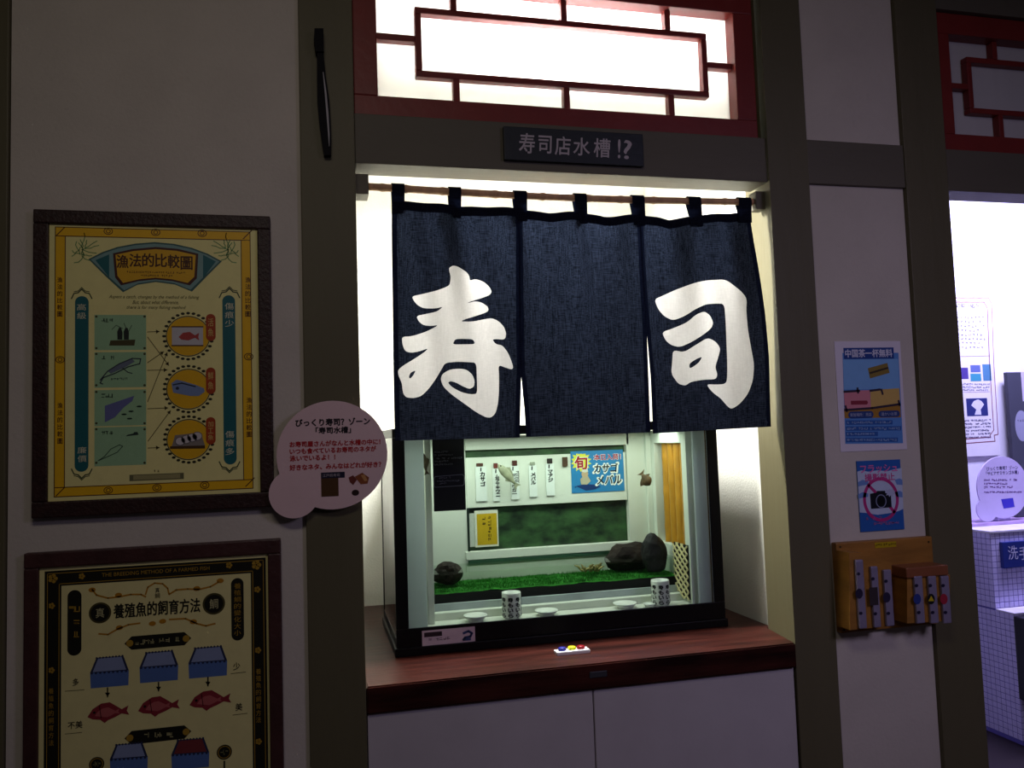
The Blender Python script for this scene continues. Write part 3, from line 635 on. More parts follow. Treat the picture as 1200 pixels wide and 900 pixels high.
PANELS = [  # left edge, right edge (px polylines from top to bottom), character
    ([(459.5, 236), (459.5, 300), (461, 420), (463, 516.5)], [(608.3, 246.3), (609.5, 330), (611.3, 430), (609.5, 480), (608.6, 512.8)], [gl((460, 300), c) for c in KOTO]),
    ([(606.5, 246.3), (607.7, 330), (609.7, 430), (614.5, 480), (616.3, 512)], [(749, 252.8), (752.2, 320), (755.2, 370), (758, 440), (761.3, 506.8)], []),
    ([(747.0, 252.8), (750.4, 320), (754.4, 376), (760.5, 440), (764.3, 508)], [(878, 249), (881, 285), (886, 320), (893, 370), (898.5, 420), (903, 500)], [gl((750, 310), c) for c in TSUKA])]
def sub(poly, m):
    o_ = []
    for (a, b) in zip(poly, poly[1:]):
        L = max(1, int(math.hypot(b[0]-a[0], b[1]-a[1])/m))
        o_ += [(a[0]+(b[0]-a[0])*i/L, a[1]+(b[1]-a[1])*i/L) for i in range(L)]
    return o_+[poly[-1]]
for L, R, ch in PANELS:
    Ls = sub(L, 7); Rs = sub(R, 7)
    tp = sub([(px, topy(px)) for px in [L[0][0]]+[t[0] for t in topline if L[0][0]+3 < t[0] < R[0][0]-3]+[R[0][0]]], 5)
    bt = sub([L[-1], R[-1]], 6)
    loop = tp[:-1]+Rs[:-1]+bt[::-1][:-1]+Ls[::-1][:-1]
    loops = [[Vector(wpx(*q)) for q in loop]]+[[Vector(wpx(*q)) for q in chaikin(c, 2)] for c in ch]
    V = []; Eg = []
    for lp in loops:
        k = len(V); V += lp; Eg += [(k+i, k+(i+1) % len(lp)) for i in range(len(lp))]
    for ed, sg2 in ((L, 1), (R, -1)):
        q = [Vector(wpx(*v)) for v in sub(ed, 7)][1:-1]; k = len(V); V += [Vector((v.x+sg2*.016, v.y)) for v in q]; Eg += [(k+i, k+i+1) for i in range(len(q)-1)]
    B = loops[0]; bx0 = min(v.x for v in B); bx1 = max(v.x for v in B); bz0 = min(v.y for v in B); bz1 = max(v.y for v in B)
    nx = int((bx1-bx0)/.011); nz = int((bz1-bz0)/.022)
    for i in range(1, nx):
        for j in range(1, nz):
            q = Vector((bx0+(bx1-bx0)*i/nx+rnd.uniform(-.001, .001), bz0+(bz1-bz0)*j/nz+rnd.uniform(-.001, .001)))
            if inside(q, B) and min((q-e_).length for e_ in B) > .005: V.append(q)
    rv, re, rf, _, _, _ = delaunay_2d_cdt(V, Eg, [], 1, 1e-6)
    cloth = MB(); chars = MB(); seams = MB()
    lx = [wpx(*q) for q in L]; rx = [wpx(*q) for q in R]
    def edge_x(poly, z):
        for (a, b) in zip(poly, poly[1:]):
            if b[1] <= z <= a[1]: return a[0]+(b[0]-a[0])*(a[1]-z)/(a[1]-b[1])
        return poly[0][0] if z > poly[0][1] else poly[-1][0]
    v3 = [(v.x, wav(v.x, v.y), v.y) for v in rv]
    sets = {0: [], 1: [], 2: [], 3: []}
    for f in rf:
        c = sum((rv[i] for i in f), Vector((0, 0)))/len(f)
        if not inside(c, B): continue
        g = sum(inside(c, lp) for lp in loops[1:]) % 2
        s_ = 0
        if c.x-edge_x(lx, c.y) < .016 or edge_x(rx, c.y)-c.x < .016: s_ = 2 if c.x-edge_x(lx, c.y) < .016 else 3
        sets[1 if g else s_].append(f)
    for k, nm, m_ in ((0, 'cloth_panel', CLOTH), (1, 'character', CHARM), (2, 'seam', SEAM), (3, 'seam', SEAM)):
        if not sets[k]: continue
        used = sorted({i for f in sets[k] for i in f}); mp_ = {i: j for j, i in enumerate(used)}
        fs = []
        for f in sets[k]:
            a, b, c = (rv[i] for i in f[:3]); cr = (b-a).cross(c-a)
            fs.append([mp_[i] for i in (f if cr > 0 else f[::-1])])
        if k == 0: par = obj(nm, [v3[i] for i in used], fs, m_, nr, True)
        else: obj(nm, [v3[i] for i in used], fs, m_, par if k == 1 else nr, True)
# top band and loops over the rod
band = MB(); bp = sub(topline, 4)
for (a, b) in zip(bp, bp[1:]):
    (xa, za), (xb, zb) = wpx(*a), wpx(*b); h = .028
    band.add([(xa, wav(xa, za-h)-.002, za-h), (xb, wav(xb, zb-h)-.002, zb-h), (xb, wav(xb, zb)-.002, zb+.001), (xa, wav(xa, za)-.002, za+.001)], [[0, 1, 2, 3]])
band.obj('top_band', SEAM, nr, True)
for cx, hw_ in ((466.5, 7.5), (533, 7.2), (609.3, 7.6), (679.5, 7.2), (747, 7.2), (813, 7.2), (871.5, 7.5)):
    x0, z_ = wpx(cx-hw_, topy(cx)); x1, _z = wpx(cx+hw_, topy(cx)); zt = rodz((x0+x1)/2)
    prof = []
    for t in range(0, 13): a_ = math.pi*t/12; prof.append((YR-.0155*math.cos(a_), zt+.0155*math.sin(a_)))
    zb = z_-.035; m_ = (x0+x1)/2
    prof = [(wav(m_, zb)-.004, zb), (wav(m_, z_)-.006, z_)]+prof+[(wav(m_, z_)+.004, z_), (wav(m_, zb)+.003, zb)]
    v = []; f = []
    for y_, z2 in prof: v += [(x0, y_, z2), (x1, y_, z2)]
    for i in range(len(prof)-1): f.append([2*i, 2*i+1, 2*i+3, 2*i+2])
    obj('loop', v, f, SEAM, nr, True)

# ------------------------------------------------------------------ aquarium
TX0, TX1, TY0, TY1, TT = .246, 1.404, .285, .785, EYE+.045
tk = thing('aquarium', 'large black-framed aquarium with a sushi bar scene inside, on the counter', 'aquarium', (.825, .535, GZ))
bz = Z(497, 735.5, .285)          # top edge of the black base band
box('base_frame', TX0-.006, TX1+.006, TY0-.006, TY1, GZ+.0005, GZ+.028, BLACK, tk, .003)
box('base_band', TX0, TX1, TY0, TY0+.012, GZ+.0285, bz, BLACK, tk, .002)
for x0, x1 in ((TX0, TX0+.012), (TX1-.012, TX1)): box('base_band', x0, x1, TY0+.0122, TY1, GZ+.0285, bz-.03, BLACK, tk, .002)
zt0 = TT-.03
for x0, x1 in ((TX0, TX0+.040), (TX1-.040, TX1)): box('corner_post', x0, x1, TY0, TY0+.012, bz+.0003, zt0, BLACK, tk, .002)
for x0, x1 in ((TX0, TX0+.02), (TX1-.02, TX1)): box('corner_post', x0, x1, TY1-.015, TY1, bz-.0297, zt0, BLACK, tk, .002)
for a in ((TX0, TX1, TY0, TY0+.02), (TX0, TX1, TY1-.02, TY1), (TX0, TX0+.02, TY0+.0203, TY1-.0203), (TX1-.02, TX1, TY0+.0203, TY1-.0203)): box('top_rim', *a, zt0+.0003, TT, BLACK, tk, .002)
box('lid', TX0+.021, TX1-.021, TY0+.021, TY1-.021, TT-.014, TT-.004, BLACK, tk, .001)
box('lamp_housing', .30, 1.34, .36, .58, TT-.030, TT-.0143, mat('lamp_white', 'd8dcd8', .4), tk, .003)
box('glass_front', TX0+.0405, TX1-.0405, TY0+.003, TY0+.007, bz+.0005, zt0, GLASS, tk, 0)
box('glass_side', TX0+.002, TX0+.007, TY0+.0125, TY1-.0155, bz-.029, zt0, GLASS, tk, 0)
box('glass_side', TX1-.007, TX1-.002, TY0+.0125, TY1-.0155, bz-.029, zt0, GLASS, tk, 0)
tag(box('added_shade_board', .36, AX1-.002, .79, AY-.002, TT-.062, TT-.045, WHITE), 'plain white board added behind the aquarium top to shade the lower back wall', 'shelf')  # added board, keeps the alcove light off the lower back wall
# label on the black base band
lb = thing('tank_label', 'small white printed label with blue swirl on the aquarium base', 'label', (X(524, 755, TY0), TY0, Z(524, 755, TY0)))
a = at(494.5, 739.5, TY0-.001); b = at(557, 751.5, TY0-.001)
box('card', a.x, b.x, TY0-.0012, TY0-.0002, b.z, a.z, mat('label_card', 'b9a4b4', .4, .03, 20), lb, 0)
pl = Print(TY0-.0012, lb)
pl.rect('print', 497, 741.5, 518, 745, '2a1c24', 1); pl.scrib('print', 502, 750, 528, 748, 4, '5a4a58', 2, 9, 1.0)
pl.line('print', [(543, 742), (549, 739.5), (553, 742), (551, 746), (545, 747), (543, 749.5), (551, 749)], 2.6, '2c3c6a', 2); pl.done()

# interior (things in the display)
FZ = Z(497, 735, .30)-.006
IX0, IX1 = TX0+.010, TX1-.010
dm = thing('display_backdrop', 'white sushi bar window backdrop with mossy green panes inside the aquarium', 'backdrop', (.82, .66, FZ-.03))
YB = .66
wx0, wx1 = X(547, 590, YB), X(736, 590, YB)
tz = TT-.032
def bb(nm, x0, x1, y0, y1, z0, z1, m=WHITE, bev=.002): return box(nm, x0, x1, y0, y1, z0, z1, m, dm, bev)
zsill = Z(640, 650, YB); zs1 = Z(640, 640.5, YB)      # lower rail
zb0 = Z(640, 590, YB)-.002; zb1 = Z(640, 533, YB)     # menu board
zg1 = Z(640, 524.5, YB)
bb('wall_panel', IX0, wx0, YB, YB+.02, FZ-.02, tz)
bb('wall_panel', wx1, X(806, 600, .33)+.03, YB-.006, YB+.02, FZ-.02, tz)
bb('wall_panel', wx0, wx1, YB+.002, YB+.02, FZ-.02, zsill-.012)
bb('sill_rail', wx0-.01, wx1+.012, YB-.010, YB+.02, zsill, zs1, WHITE)
bb('waterline_strip', wx0, wx1, YB-.004, YB+.02, zsill-.013, zsill-.001, mat('pale_green_strip', '48745a', .5))  # green band marking the water line along the back wall
bb('menu_board', wx0, wx1-.003, YB-.002, YB+.012, zb0, zb1)
bb('top_rail', wx0, wx1+.012, YB-.006, YB+.02, zg1, tz)
MOSS = mat('mossy_pane', '1c3420', .5, .5, 26, .05, 30, (.6, 1, 1), var2='3c6236')
bb('pane', wx0, wx1, YB+.021, YB+.025, zb1-.03, zg1+.02, MOSS, 0)
bb('pane', wx0, wx1, YB+.021, YB+.025, zs1-.01, zb0+.02, MOSS, 0)
bb('muntin', wx0-.001, wx0+.008, YB-.003, YB+.012, zs1, zb0, mat('dark_gap', '12241c', .5))
bb('white_board', X(550, 620, YB), X(584, 620, YB), YB+.010, YB+.016, Z(560, 641, YB), Z(560, 601, YB)-.002)
bb('pilaster', X(499, 600, .36), X(506.5, 600, .36), .36, .40, FZ, tz)
box('front_pillar', TX0+.041, X(498, 600, .30), .300, .310, FZ-.01, tz, GREYP, dm, .002)
box('front_pillar', X(815, 600, .30), TX1-.041, .300, .310, FZ-.01, tz, GREYP, dm, .002)
bb('corner_strip', X(757, 590, YB), X(806, 600, .33)-.0005, YB-.024, YB-.0065, FZ+.1, tz)
# right side wall with bamboo alcove
WX = X(806, 600, .33)
def yX(px, py, Xc): d = ray(px, py); return d.y*Xc/d.x-DIST, EYE+d.z*Xc/d.x
ya, zA = yX(803, 640.5, WX); yb, zBt = yX(771, 633.5, WX)
ztop = yX(800, 519, WX)[1]
box('side_stile', WX, WX+.05, .325, ya, FZ, tz, WHITE, dm, .002); box('side_stile', WX, WX+.05, yb, YB-.007, FZ, tz, WHITE, dm, .002)
box('side_rail', WX, WX+.05, ya+.0003, yb-.0003, FZ, zBt, WHITE, dm, .002); box('side_rail', WX, WX+.05, ya+.0003, yb-.0003, ztop, tz, WHITE, dm, .002)
box('side_back', WX+.076, WX+.080, .325, YB, FZ, tz, mat('bamboo_back', '6a4a1c', .7), dm, 0)
NB = 4
for i in range(NB):
    r_ = (yb-ya-.03)/NB/2; yc = ya+.010+r_*(1+2*i); pts = []; rad = []
    for j in range(41):
        z_ = zBt+.001+(ztop-zBt-.002)*j/40; pts.append((WX+.014+r_, yc, z_)); rad.append(r_*(1+.05*math.exp(-(((j+i*5) % 14-7)/1.1)**2)))
    MB().tube(pts, rad, 12).obj('bamboo_pole', BAMBOOY, dm, True)
# diamond lattice low on the side wall
ltc = MB(); y0_, y1_ = .338, .455; z0_, z1_ = FZ+.012, FZ+.205
for s_ in (-1, 1):
    for k in range(-8, 14):
        zc = z0_+k*.027; pa = Vector((y0_, zc)); pb = Vector((y1_, zc+s_*(y1_-y0_)*.66))
        # clip to the lattice field
        P0, P1 = pa, pb; ok = True
        for lim, up_ in ((z0_, 0), (z1_, 1)):
            i0 = (P0.y <= lim) if up_ else (P0.y >= lim); i1 = (P1.y <= lim) if up_ else (P1.y >= lim)
            if not i0 and not i1: ok = False; break
            if i0 != i1:
                t = (lim-P0.y)/(P1.y-P0.y); q = P0.lerp(P1, t)
                if i0: P1 = q
                else: P0 = q
        if ok and (P1-P0).length > .01:
            d = (P1-P0).normalized(); nn = Vector((-d.y, d.x))*.0030; xa, xb = WX-.008-(.002 if s_ > 0 else 0), WX-.004-(.002 if s_ > 0 else 0)
            v = [(xx, q.x, q.y) for xx in (xa, xb) for q in (P0-nn, P1-nn, P1+nn, P0+nn)]
            ltc.add(v, [[0, 1, 2, 3], [7, 6, 5, 4], [0, 4, 5, 1], [1, 5, 6, 2], [2, 6, 7, 3], [3, 7, 4, 0]])
lt = thing('lattice_panel', 'small cream diamond lattice panel at the foot of the bamboo wall', 'lattice', (WX-.006, .395, z0_))
ltc.obj('lattice_strips', mat('cream_lattice', 'd8cc9c', .6), lt)
box('backing', WX-.0038, WX-.0005, y0_, y1_, z0_, z1_, mat('lattice_black', '0c0c0c', .7), lt, 0)

# floor, ledge, turf
fx0, fx1 = TX0+.043, WX-.001
tag(box('display_floor', fx0, WX+.05, .311, .40, FZ-.02, FZ, mat('white_acrylic', 'e4e6dc', .35, .05, 10), None, .001), 'white floor shelf inside the aquarium with cups on it', 'shelf')
zl = Z(497, 716, .40)
lg = thing('display_ledge', 'white stepped ledge in front of the turf inside the aquarium', 'ledge', (.8, .42, FZ-.02))
box('step', fx0, fx1, .401, .432, FZ-.02, zl-.012, WHITE, lg, .003); box('step', fx0, fx1, .4325, .442, FZ-.02, zl+.012, mat('pale_grey_step', 'b4bcc0', .5), lg, .002)
ztf = Z(560, 692, .445)
tf = thing('turf_bed', 'black tray topped with green artificial turf inside the aquarium', 'turf', (.8, .54, FZ-.02))
box('tray', fx0, fx1, .443, YB-.012, FZ-.02, ztf-.004, mat('turf_tray_black', '0e100e', .8), tf, .002)
tb = MB(); nxg, nyg = 60, 14
gv = [(fx0+(fx1-fx0)*i/nxg, .4435+(YB-.013-.4435)*j/nyg, ztf-.004+.007*min(1, (j+.4)/1.5)+.006*noise.noise((i*.3, j*.4, 1))) for j in range(nyg+1) for i in range(nxg+1)]
tb.add(gv, [[j*(nxg+1)+i, j*(nxg+1)+i+1, (j+1)*(nxg+1)+i+1, (j+1)*(nxg+1)+i] for j in range(nyg) for i in range(nxg)]); tb.obj('turf_surface', TURFM, tf, True)
bl = MB(); r = random.Random(3)
for k in range(9000):
    x = r.uniform(fx0+.004, fx1-.004); y = r.uniform(.445, YB-.016); z = ztf+.001
    a_ = r.uniform(0, 6.28); h = r.uniform(.006, .013); w_ = .0012
    bl.add([(x-w_*math.cos(a_), y-w_*math.sin(a_), z), (x+w_*math.cos(a_), y+w_*math.sin(a_), z), (x+r.uniform(-.005, .005), y+r.uniform(-.006, .004), z+h)], [[0, 1, 2]])
g_ = bl.obj('turf_blades', TURFM, tf); g_['kind'] = 'stuff'
# shallow water film over the turf, held by a low glass
zw = Z(600, 656, YB)
wt = thing('water', 'shallow clear green-tinted water standing over the turf', 'water', (.8, .55, ztf))
MB().add([(fx0, .445, zw), (fx1, .445, zw), (fx1, YB-.011, zw), (fx0, YB-.011, zw)], [[0, 1, 2, 3]]).obj('surface', GLASSG, wt)

# tea cups
def cup(cx, cy, w_, h_, label):
    Yc = .352; a = at(cx, cy, Yc); k = X(cx+1, cy, Yc)-X(cx, cy, Yc); R_ = w_*k/2; H_ = h_*k*.97
    t = thing('tea_cup', label, 'cup', (a.x, Yc, FZ), 'tea cups in the aquarium')
    MB().lathe((a.x, Yc, FZ+.0005), [(R_*.80, 0), (R_*.97, .006), (R_, .014), (R_, H_*.93), (R_*.97, H_), (R_*.86, H_), (R_*.84, H_*.3), (R_*.1, H_*.25)], 28).obj('body', CERAM, t, True)
    mk = MB(); im = ink('26262a')
    for cang in (-1.92, -1.12, -2.72, -.32, .48, 1.28, 2.08, 2.88):
        for j, s_ in enumerate(('寿', 'も', 'い', 'ら')):
            v, f = text_mesh(s_, 0); zc = FZ+H_*(.76-.20*j); sw = R_*.50; sh = H_*.155
            for q_, (du, dw) in enumerate(((0, 0), (.07, 0), (-.07, 0), (0, .06), (0, -.06))):
                mk.add([(a.x+(R_+.0006+q_*.00003)*math.cos(cang+(p_[0]+du)*sw/R_), Yc+(R_+.0006+q_*.00003)*math.sin(cang+(p_[0]+du)*sw/R_), zc+(p_[1]+dw)*sh) for p_ in v], f, im)
    mk.obj('character_print', None, t)
cup(599.5, 707, 22, 30, 'white tea cup with black characters, between two white dishes on the shelf')
cup(774, 694, 20, 28, 'white tea cup with black characters standing by the lattice and black rock')
def dish(cx, cy, w_, hh, label, Yd=.335):
    a = at(cx, cy, Yd); k = X(cx+1, cy, Yd)-X(cx, cy, Yd); R_ = w_*k/2
    tag(MB().lathe((a.x, Yd+.012, FZ+.0005), [(R_*.62, 0), (R_*.7, hh*.3), (R_, hh*.85), (R_*.97, hh), (R_*.8, hh*.75), (R_*.1, hh*.55)], 28).obj('dish', CERAM, None, True), label, 'dish', 'small dishes in the aquarium')
dish(558, 722, 28, .022, 'white dish near the end of the shelf farthest from the bamboo'); dish(641.5, 717, 27, .018, 'flat white dish in the middle of the shelf beside the cup'); dish(734, 710, 27, .018, 'white dish with sandy marks closer to the lattice panel', .345); dish(762.5, 707.5, 14, .012, 'tiny white dish beside the cup near the lattice', .328)

# rocks and coral
def rock(name, label, c, s, m, seed, amp=.28):
    b = bmesh.new(); bmesh.ops.create_icosphere(b, subdivisions=3, radius=1)
    for v in b.verts:
        n_ = v.co.normalized(); d = 1+amp*noise.noise(n_*1.3+Vector((seed, 0, 0)))+.12*noise.noise(n_*3.2+Vector((0, seed, 0)))
        v.co = Vector((c[0]+n_.x*d*s[0], c[1]+n_.y*d*s[1], max(c[2]+n_.z*d*s[2], c[2]-s[2]*.86)))
    return tag(MB().bm(b).obj(name, m, None, False), label, 'rock')
def rk(px, py, Yc, wpx_, hpx_, *a, **k_):
    q = at(px, py, Yc); k = X(px+1, py, Yc)-X(px, py, Yc)
    hz = hpx_*k/2; return (q.x, Yc, ztf+.0125+hz*.86), (wpx_*k/2, min(.05 if Yc > .5 else .03, wpx_*k/2), hz)
c, s_ = rk(524, 673, .55, 33, 29); rock('rock', 'dark angular rock alone at one end of the turf', c, s_, ROCKM, 2)
c, s_ = rk(738, 658, .575, 56, 31); rock('rock', 'wide brown rock lying between coral and black rock', c, s_, ROCKM, 5)
c, s_ = rk(767, 660, .478, 30, 44); rock('rock', 'tall black rock beside the lattice panel', c, s_, ROCKB, 21, .15)
cr = MB(); r = random.Random(11); a = at(696, 667, .57)
for k in range(34):
    x = a.x+max(-.04, min(.012, r.gauss(0, .022))); y = .575+r.uniform(-.02, .02); z = ztf+.0165
    d = Vector((r.uniform(-1, 1), r.uniform(-.6, .6), r.uniform(.3, 1))).normalized()*r.uniform(.015, .042)
    cr.tube([(x, y, z), (x+d.x*.5, y+d.y*.5, z+d.z*.6), (x+d.x, y+d.y, z+d.z*.8)], [.005, .004, .002], 6)
tag(cr.obj('coral', mat('pale_coral', 'a08a5c', .8, .3, 40), None, True), 'small pale branching coral beside the brown rock', 'coral')

# notices inside the tank
nb = thing('black_notice', 'black notice with faint white text stuck inside the front glass', 'notice', (X(527, 598, .297), .297, Z(527, 598, .297)))
a = at(506.5, 517, .297); b = at(546, 597.5, .297)
box('sheet', a.x, b.x, .296, .298, b.z, a.z+.03, mat('notice_black', '101014', .5, .05, 10), nb, 0)
pn = Print(.296, nb)
for i, (yy, xe) in enumerate(((530, 525), (533.7, 531), (537.4, 542), (541, 526), (544.5, 531))): pn.scrib('lettering', 509, yy, xe, yy-.8, 2.3, 'b4b4bc', 1, 70+i, .9)
pn.line('outline', [(508.5, 561), (510, 558.5), (542, 556), (544, 558), (544, 567), (542, 569), (510, 571), (508.5, 569)], .6, 'a0a0a8', 1, True)
for i, (yy, xa, xe) in enumerate(((560.5, 514, 528), (564, 512, 539), (567, 515, 525))): pn.scrib('lettering', xa, yy, xe, yy-.8, 2.1, 'a0a0a8', 1, 80+i, .9)
pn.done()
YM = YB-.0022
slips = [('カサゴ', (557, 547), (571, 587), (565, 553, 570), 'menu slip reading kasago beside the yellow notice'),
         ('ムラサキウニ', (577, 549), (586, 587), (582.5, 556, 582), 'menu slip with a tall column of characters near the pale fish'),
         ('マンジュウガニ', (598.5, 546), (609, 585), (602.5, 555, 579), 'menu slip with two columns of characters beside the pale fish'),
         ('メバル', (619.5, 545.5), (630, 582), (624.8, 553.5, 568), 'menu slip reading mebaru'),
         ('マアジ', (639.5, 543.5), (650.5, 580.5), (644.8, 550.5, 565), 'menu slip reading maaji next to the bare brown tag')]
for i, (tx, a_, b_, (cx, y0, y1), lab) in enumerate(slips):
    a = at(*a_, YM-.006); b = at(*b_, YM-.006)
    sl = thing('menu_slip', 'white '+lab, 'slip', ((a.x+b.x)/2, YM, b.z), 'menu slips on the board')
    box('slip', a.x, b.x, YM-.006, YM-.0004, b.z, a.z, mat('slip_white', 'e0e6e2', .5, .03, 10), sl, 0)
    ps_ = Print(YM-.006, sl); ps_.vtext('lettering', tx, cx, y0, y1, 5.4 if i != 1 else 4.6, '101216', 1, .06, 1.2 if i < 2 else .4)
    if i == 2: ps_.vtext('lettering', 'スベスベ', cx+4, 552, 566, 4, '101216', 1, .05)
    ps_.line('lettering', [(cx-1.6+.2, a_[1]+1.5), (cx-1.6, a_[1]+5)], 1.4, '16181c', 1); ps_.done()
    w_ = (b.x-a.x)*.30; hc = {0: '4a2a1c', 1: '6a2a24', 2: '4a2018', 3: '9aa08e', 4: '2c2420'}[i]; xc = (a.x+b.x)/2+(-.004 if i == 0 else 0)
    box('wooden_peg', xc-w_, xc+w_, YM-.010, YM-.0004, a.z+.0003, a.z+(.013 if i in (0, 3) else .020), mat('peg_'+hc, hc, .7, .3, 60, .3, 90), sl, .002)
a = at(661.5, 541, YM); tag(box('wooden_peg', a.x-.010, a.x+.010, YM-.012, YM-.0004, a.z-.018, a.z+.018, mat('peg_brown', '4a3220', .7, .3, 60), None, .002), 'brown wooden peg tag without a slip beside the blue poster', 'peg')
# blue seasonal poster
a = at(668.5, 529, YM-.002); b = at(732, 575, YM-.002)
bpz = thing('season_poster', 'blue poster announcing the seasonal catch on the menu board', 'poster', ((a.x+b.x)/2, YM, b.z))
box('sheet', a.x, b.x, YM-.002, YM-.0004, b.z, a.z, mat('poster_blue', '2f7fb8', .4, .06, 20), bpz, 0)
pb_ = Print(YM-.002, bpz)
def q6(x, y): return (650+x/9.23, 505+y/9.23)
st = []; c0 = (283, 330)
for i in range(28): t = 2*math.pi*i/28; rr = 118 if i % 2 else 82; st.append(q6(c0[0]+rr*math.cos(t), c0[1]+rr*math.sin(t)))
st = [(max(669.3, x), min(571, max(531.5, y))) for x, y in st]
pb_.poly('starburst', st, 'd8d84a', 1)
pb_.text('season_character', '旬', *q6(283, 345), 15.5, 15.5, 'e8ece8', 2, .05); pb_.text('season_character', '旬', *q6(283, 345), 14.5, 14.5, 'a01c2c', 3, .03)
pb_.text('lettering', '本日入荷！', *q6(568, 282), 32, 6.6, 'ece8ec', 2, .06); pb_.text('lettering', '本日入荷！', *q6(568, 282), 31, 6.2, 'a02438', 3, .03)
for s_, cx, cy, w_ in (('カサゴ', 553, 400, 27), ('メバル', 590, 527, 28)):
    pb_.text('lettering', s_, *q6(cx, cy), w_+2.6, 11.4, 'ecf0ec', 2, .09, .12); pb_.text('lettering', s_, *q6(cx, cy), w_, 9.4, '10141c', 3, .03, .12)
pb_.poly('fish_drawing', [q6(*v) for v in ((215, 605), (250, 590), (330, 575), (430, 580), (498, 600), (440, 630), (340, 645), (280, 620), (235, 600), (225, 620))], '1e3a70', 2)
pb_.poly('chef_drawing', [q6(*v) for v in ((285, 580), (275, 520), (310, 490), (360, 490), (390, 540), (350, 580))], 'b4ac94', 3); pb_.ell('chef_drawing', *q6(325, 465), 4, 4.4, 'c0a888', 4, 16); pb_.poly('chef_drawing', [q6(*v) for v in ((290, 440), (300, 415), (355, 415), (362, 440), (325, 450))], 'd0d4cc', 5)
pb_.done()
# yellow notice
a = at(556.5, 599, YB-.004); b = at(585, 640, YB-.004)
yn = thing('yellow_notice', 'yellow handwritten notice with white border below the menu slips', 'notice', ((a.x+b.x)/2, YB, b.z))
box('sheet', a.x, b.x, YB+.003, YB+.0095, b.z, a.z, mat('notice_paper', 'dcdccc', .6), yn, 0)
py_ = Print(YB+.003, yn); py_.rect('yellow_sheet', 558.5, 602.5, 583, 637.5, 'c2a01e', 1)
for i, (xx, y0, y1) in enumerate(((573.5, 604.5, 634), (567, 605, 615.5))): py_.scrib('lettering', xx, y0, xx+.5, y1, 4.2, '3a2c0c', 2, 90+i, .9)
py_.done()

# fish
def fish(name, label, px, py, Yc, ang, L, Hh, m, yawf=0, fins=True):
    c = at(px, py, Yc); t = thing(name, label, 'fish', c)
    prof = [(0, .02), (.06, .35), (.16, .75), (.30, 1), (.48, .92), (.64, .62), (.78, .34), (.86, .22)]
    R_ = Matrix.Rotation(ang, 4, 'Y') @ Matrix.Rotation(yawf, 4, 'Z'); v = []; f = []; sg_ = 12
    for u, h in prof:
        for k in range(sg_): a_ = 2*math.pi*k/sg_; v.append(c+R_ @ Vector(((u-.45)*L, math.sin(a_)*h*Hh*.24, math.cos(a_)*h*Hh*.5)))
    for i in range(len(prof)-1):
        for k in range(sg_): f.append([i*sg_+k, i*sg_+(k+1) % sg_, (i+1)*sg_+(k+1) % sg_, (i+1)*sg_+k])
    f += [list(range(sg_))[::-1], [(len(prof)-1)*sg_+k for k in range(sg_)]]
    obj('body', v, f, m, t, True)
    def fin(nm, pts, th=.0012):
        n_ = len(pts); vv = [c+R_ @ Vector(((u-.45)*L, s__*th, w_*Hh)) for s__ in (-1, 1) for u, w_ in pts]
        obj(nm, vv, [list(range(n_)), list(range(2*n_-1, n_-1, -1))]+[[i, i+n_, (i+1) % n_+n_, (i+1) % n_] for i in range(n_)], m, t)
    fin('tail_fin', [(.82, -.1), (.82, .1), (1.02, .42), (.97, 0), (1.02, -.42)])
    fin('dorsal_fin', [(.25, .44), (.34, .78), (.5, .66), (.68, .32), (.6, .24)]); fin('anal_fin', [(.5, -.36), (.58, -.62), (.7, -.3), (.62, -.26)])
    e_ = MB().lathe((0, 0, 0), [(.0005, 0), (.003, .001), (.002, .003)], 8)
    obj('eye', [c+R_ @ Vector(((.10-.45)*L+p_[0], -Hh*.12-p_[2], .10*Hh+p_[1])) for p_ in e_.v], e_.f, ink('101010'), t)
    return t
FISHB = mat('brown_fish', '66543a', .5, .5, 60); FISHP = mat('pale_mottled_fish', '8c8f76', .5, .25, 40)
fish('fish', 'small brown fish in front of the white pilaster near the bamboo', 757, 562, .50, math.radians(-125), .062, .042, FISHB)
fish('fish', 'slim brown fish near the black notice against the white pillar', 497.5, 542, .345, math.radians(80), .075, .022, FISHB)
fish('fish', 'pale mottled fish slanting across the menu slips', 594, 556, .60, math.radians(50), .115, .034, FISHP)

# ------------------------------------------------------------------ notices and wooden panel on the narrow wall
YP = .0178
def sheet(name, label, ax, ay, bx, by, m, th=.002):
    Yf = YP-th; a = at(ax, ay, Yf); b = at(bx, by, Yf)
    t = thing(name, label, 'notice', ((a.x+b.x)/2, YP, b.z)); box('sheet', a.x, b.x, Yf, YP-.0003, b.z, a.z, m, t, 0); return t, Print(Yf, t)
tp_, pt = sheet('tea_notice', 'white laminated notice offering free Chinese tea on the narrow wall', 977.5, 400, 1063, 526.5, mat('laminate_white', 'e4dce8', .3, .03, 10))
def q5(x, y): return (975+x/6.43, 395+y/6.43)
pt.poly('print', [q5(*v) for v in ((78, 120), (500, 118), (535, 800), (100, 805))], '5a90d4', 0)
pt.poly('print', [q5(*v) for v in ((82, 170), (497, 165), (508, 390), (90, 395))], '7cb0e4', 1)
pt.poly('header', [q5(*v) for v in ((84, 82), (462, 78), (466, 162), (90, 166))], '1c3f8c', 2); pt.text('header_lettering', '中国茶一杯無料', *q5(276, 122), 55, 8, 'd0d0e4', 3, .03)
pt.poly('print', [q5(*v) for v in ((88, 405), (285, 400), (292, 530), (95, 545))], 'd88894', 2); pt.poly('print', [q5(*v) for v in ((287, 400), (505, 385), (512, 500), (292, 530))], 'd0ac60', 2)
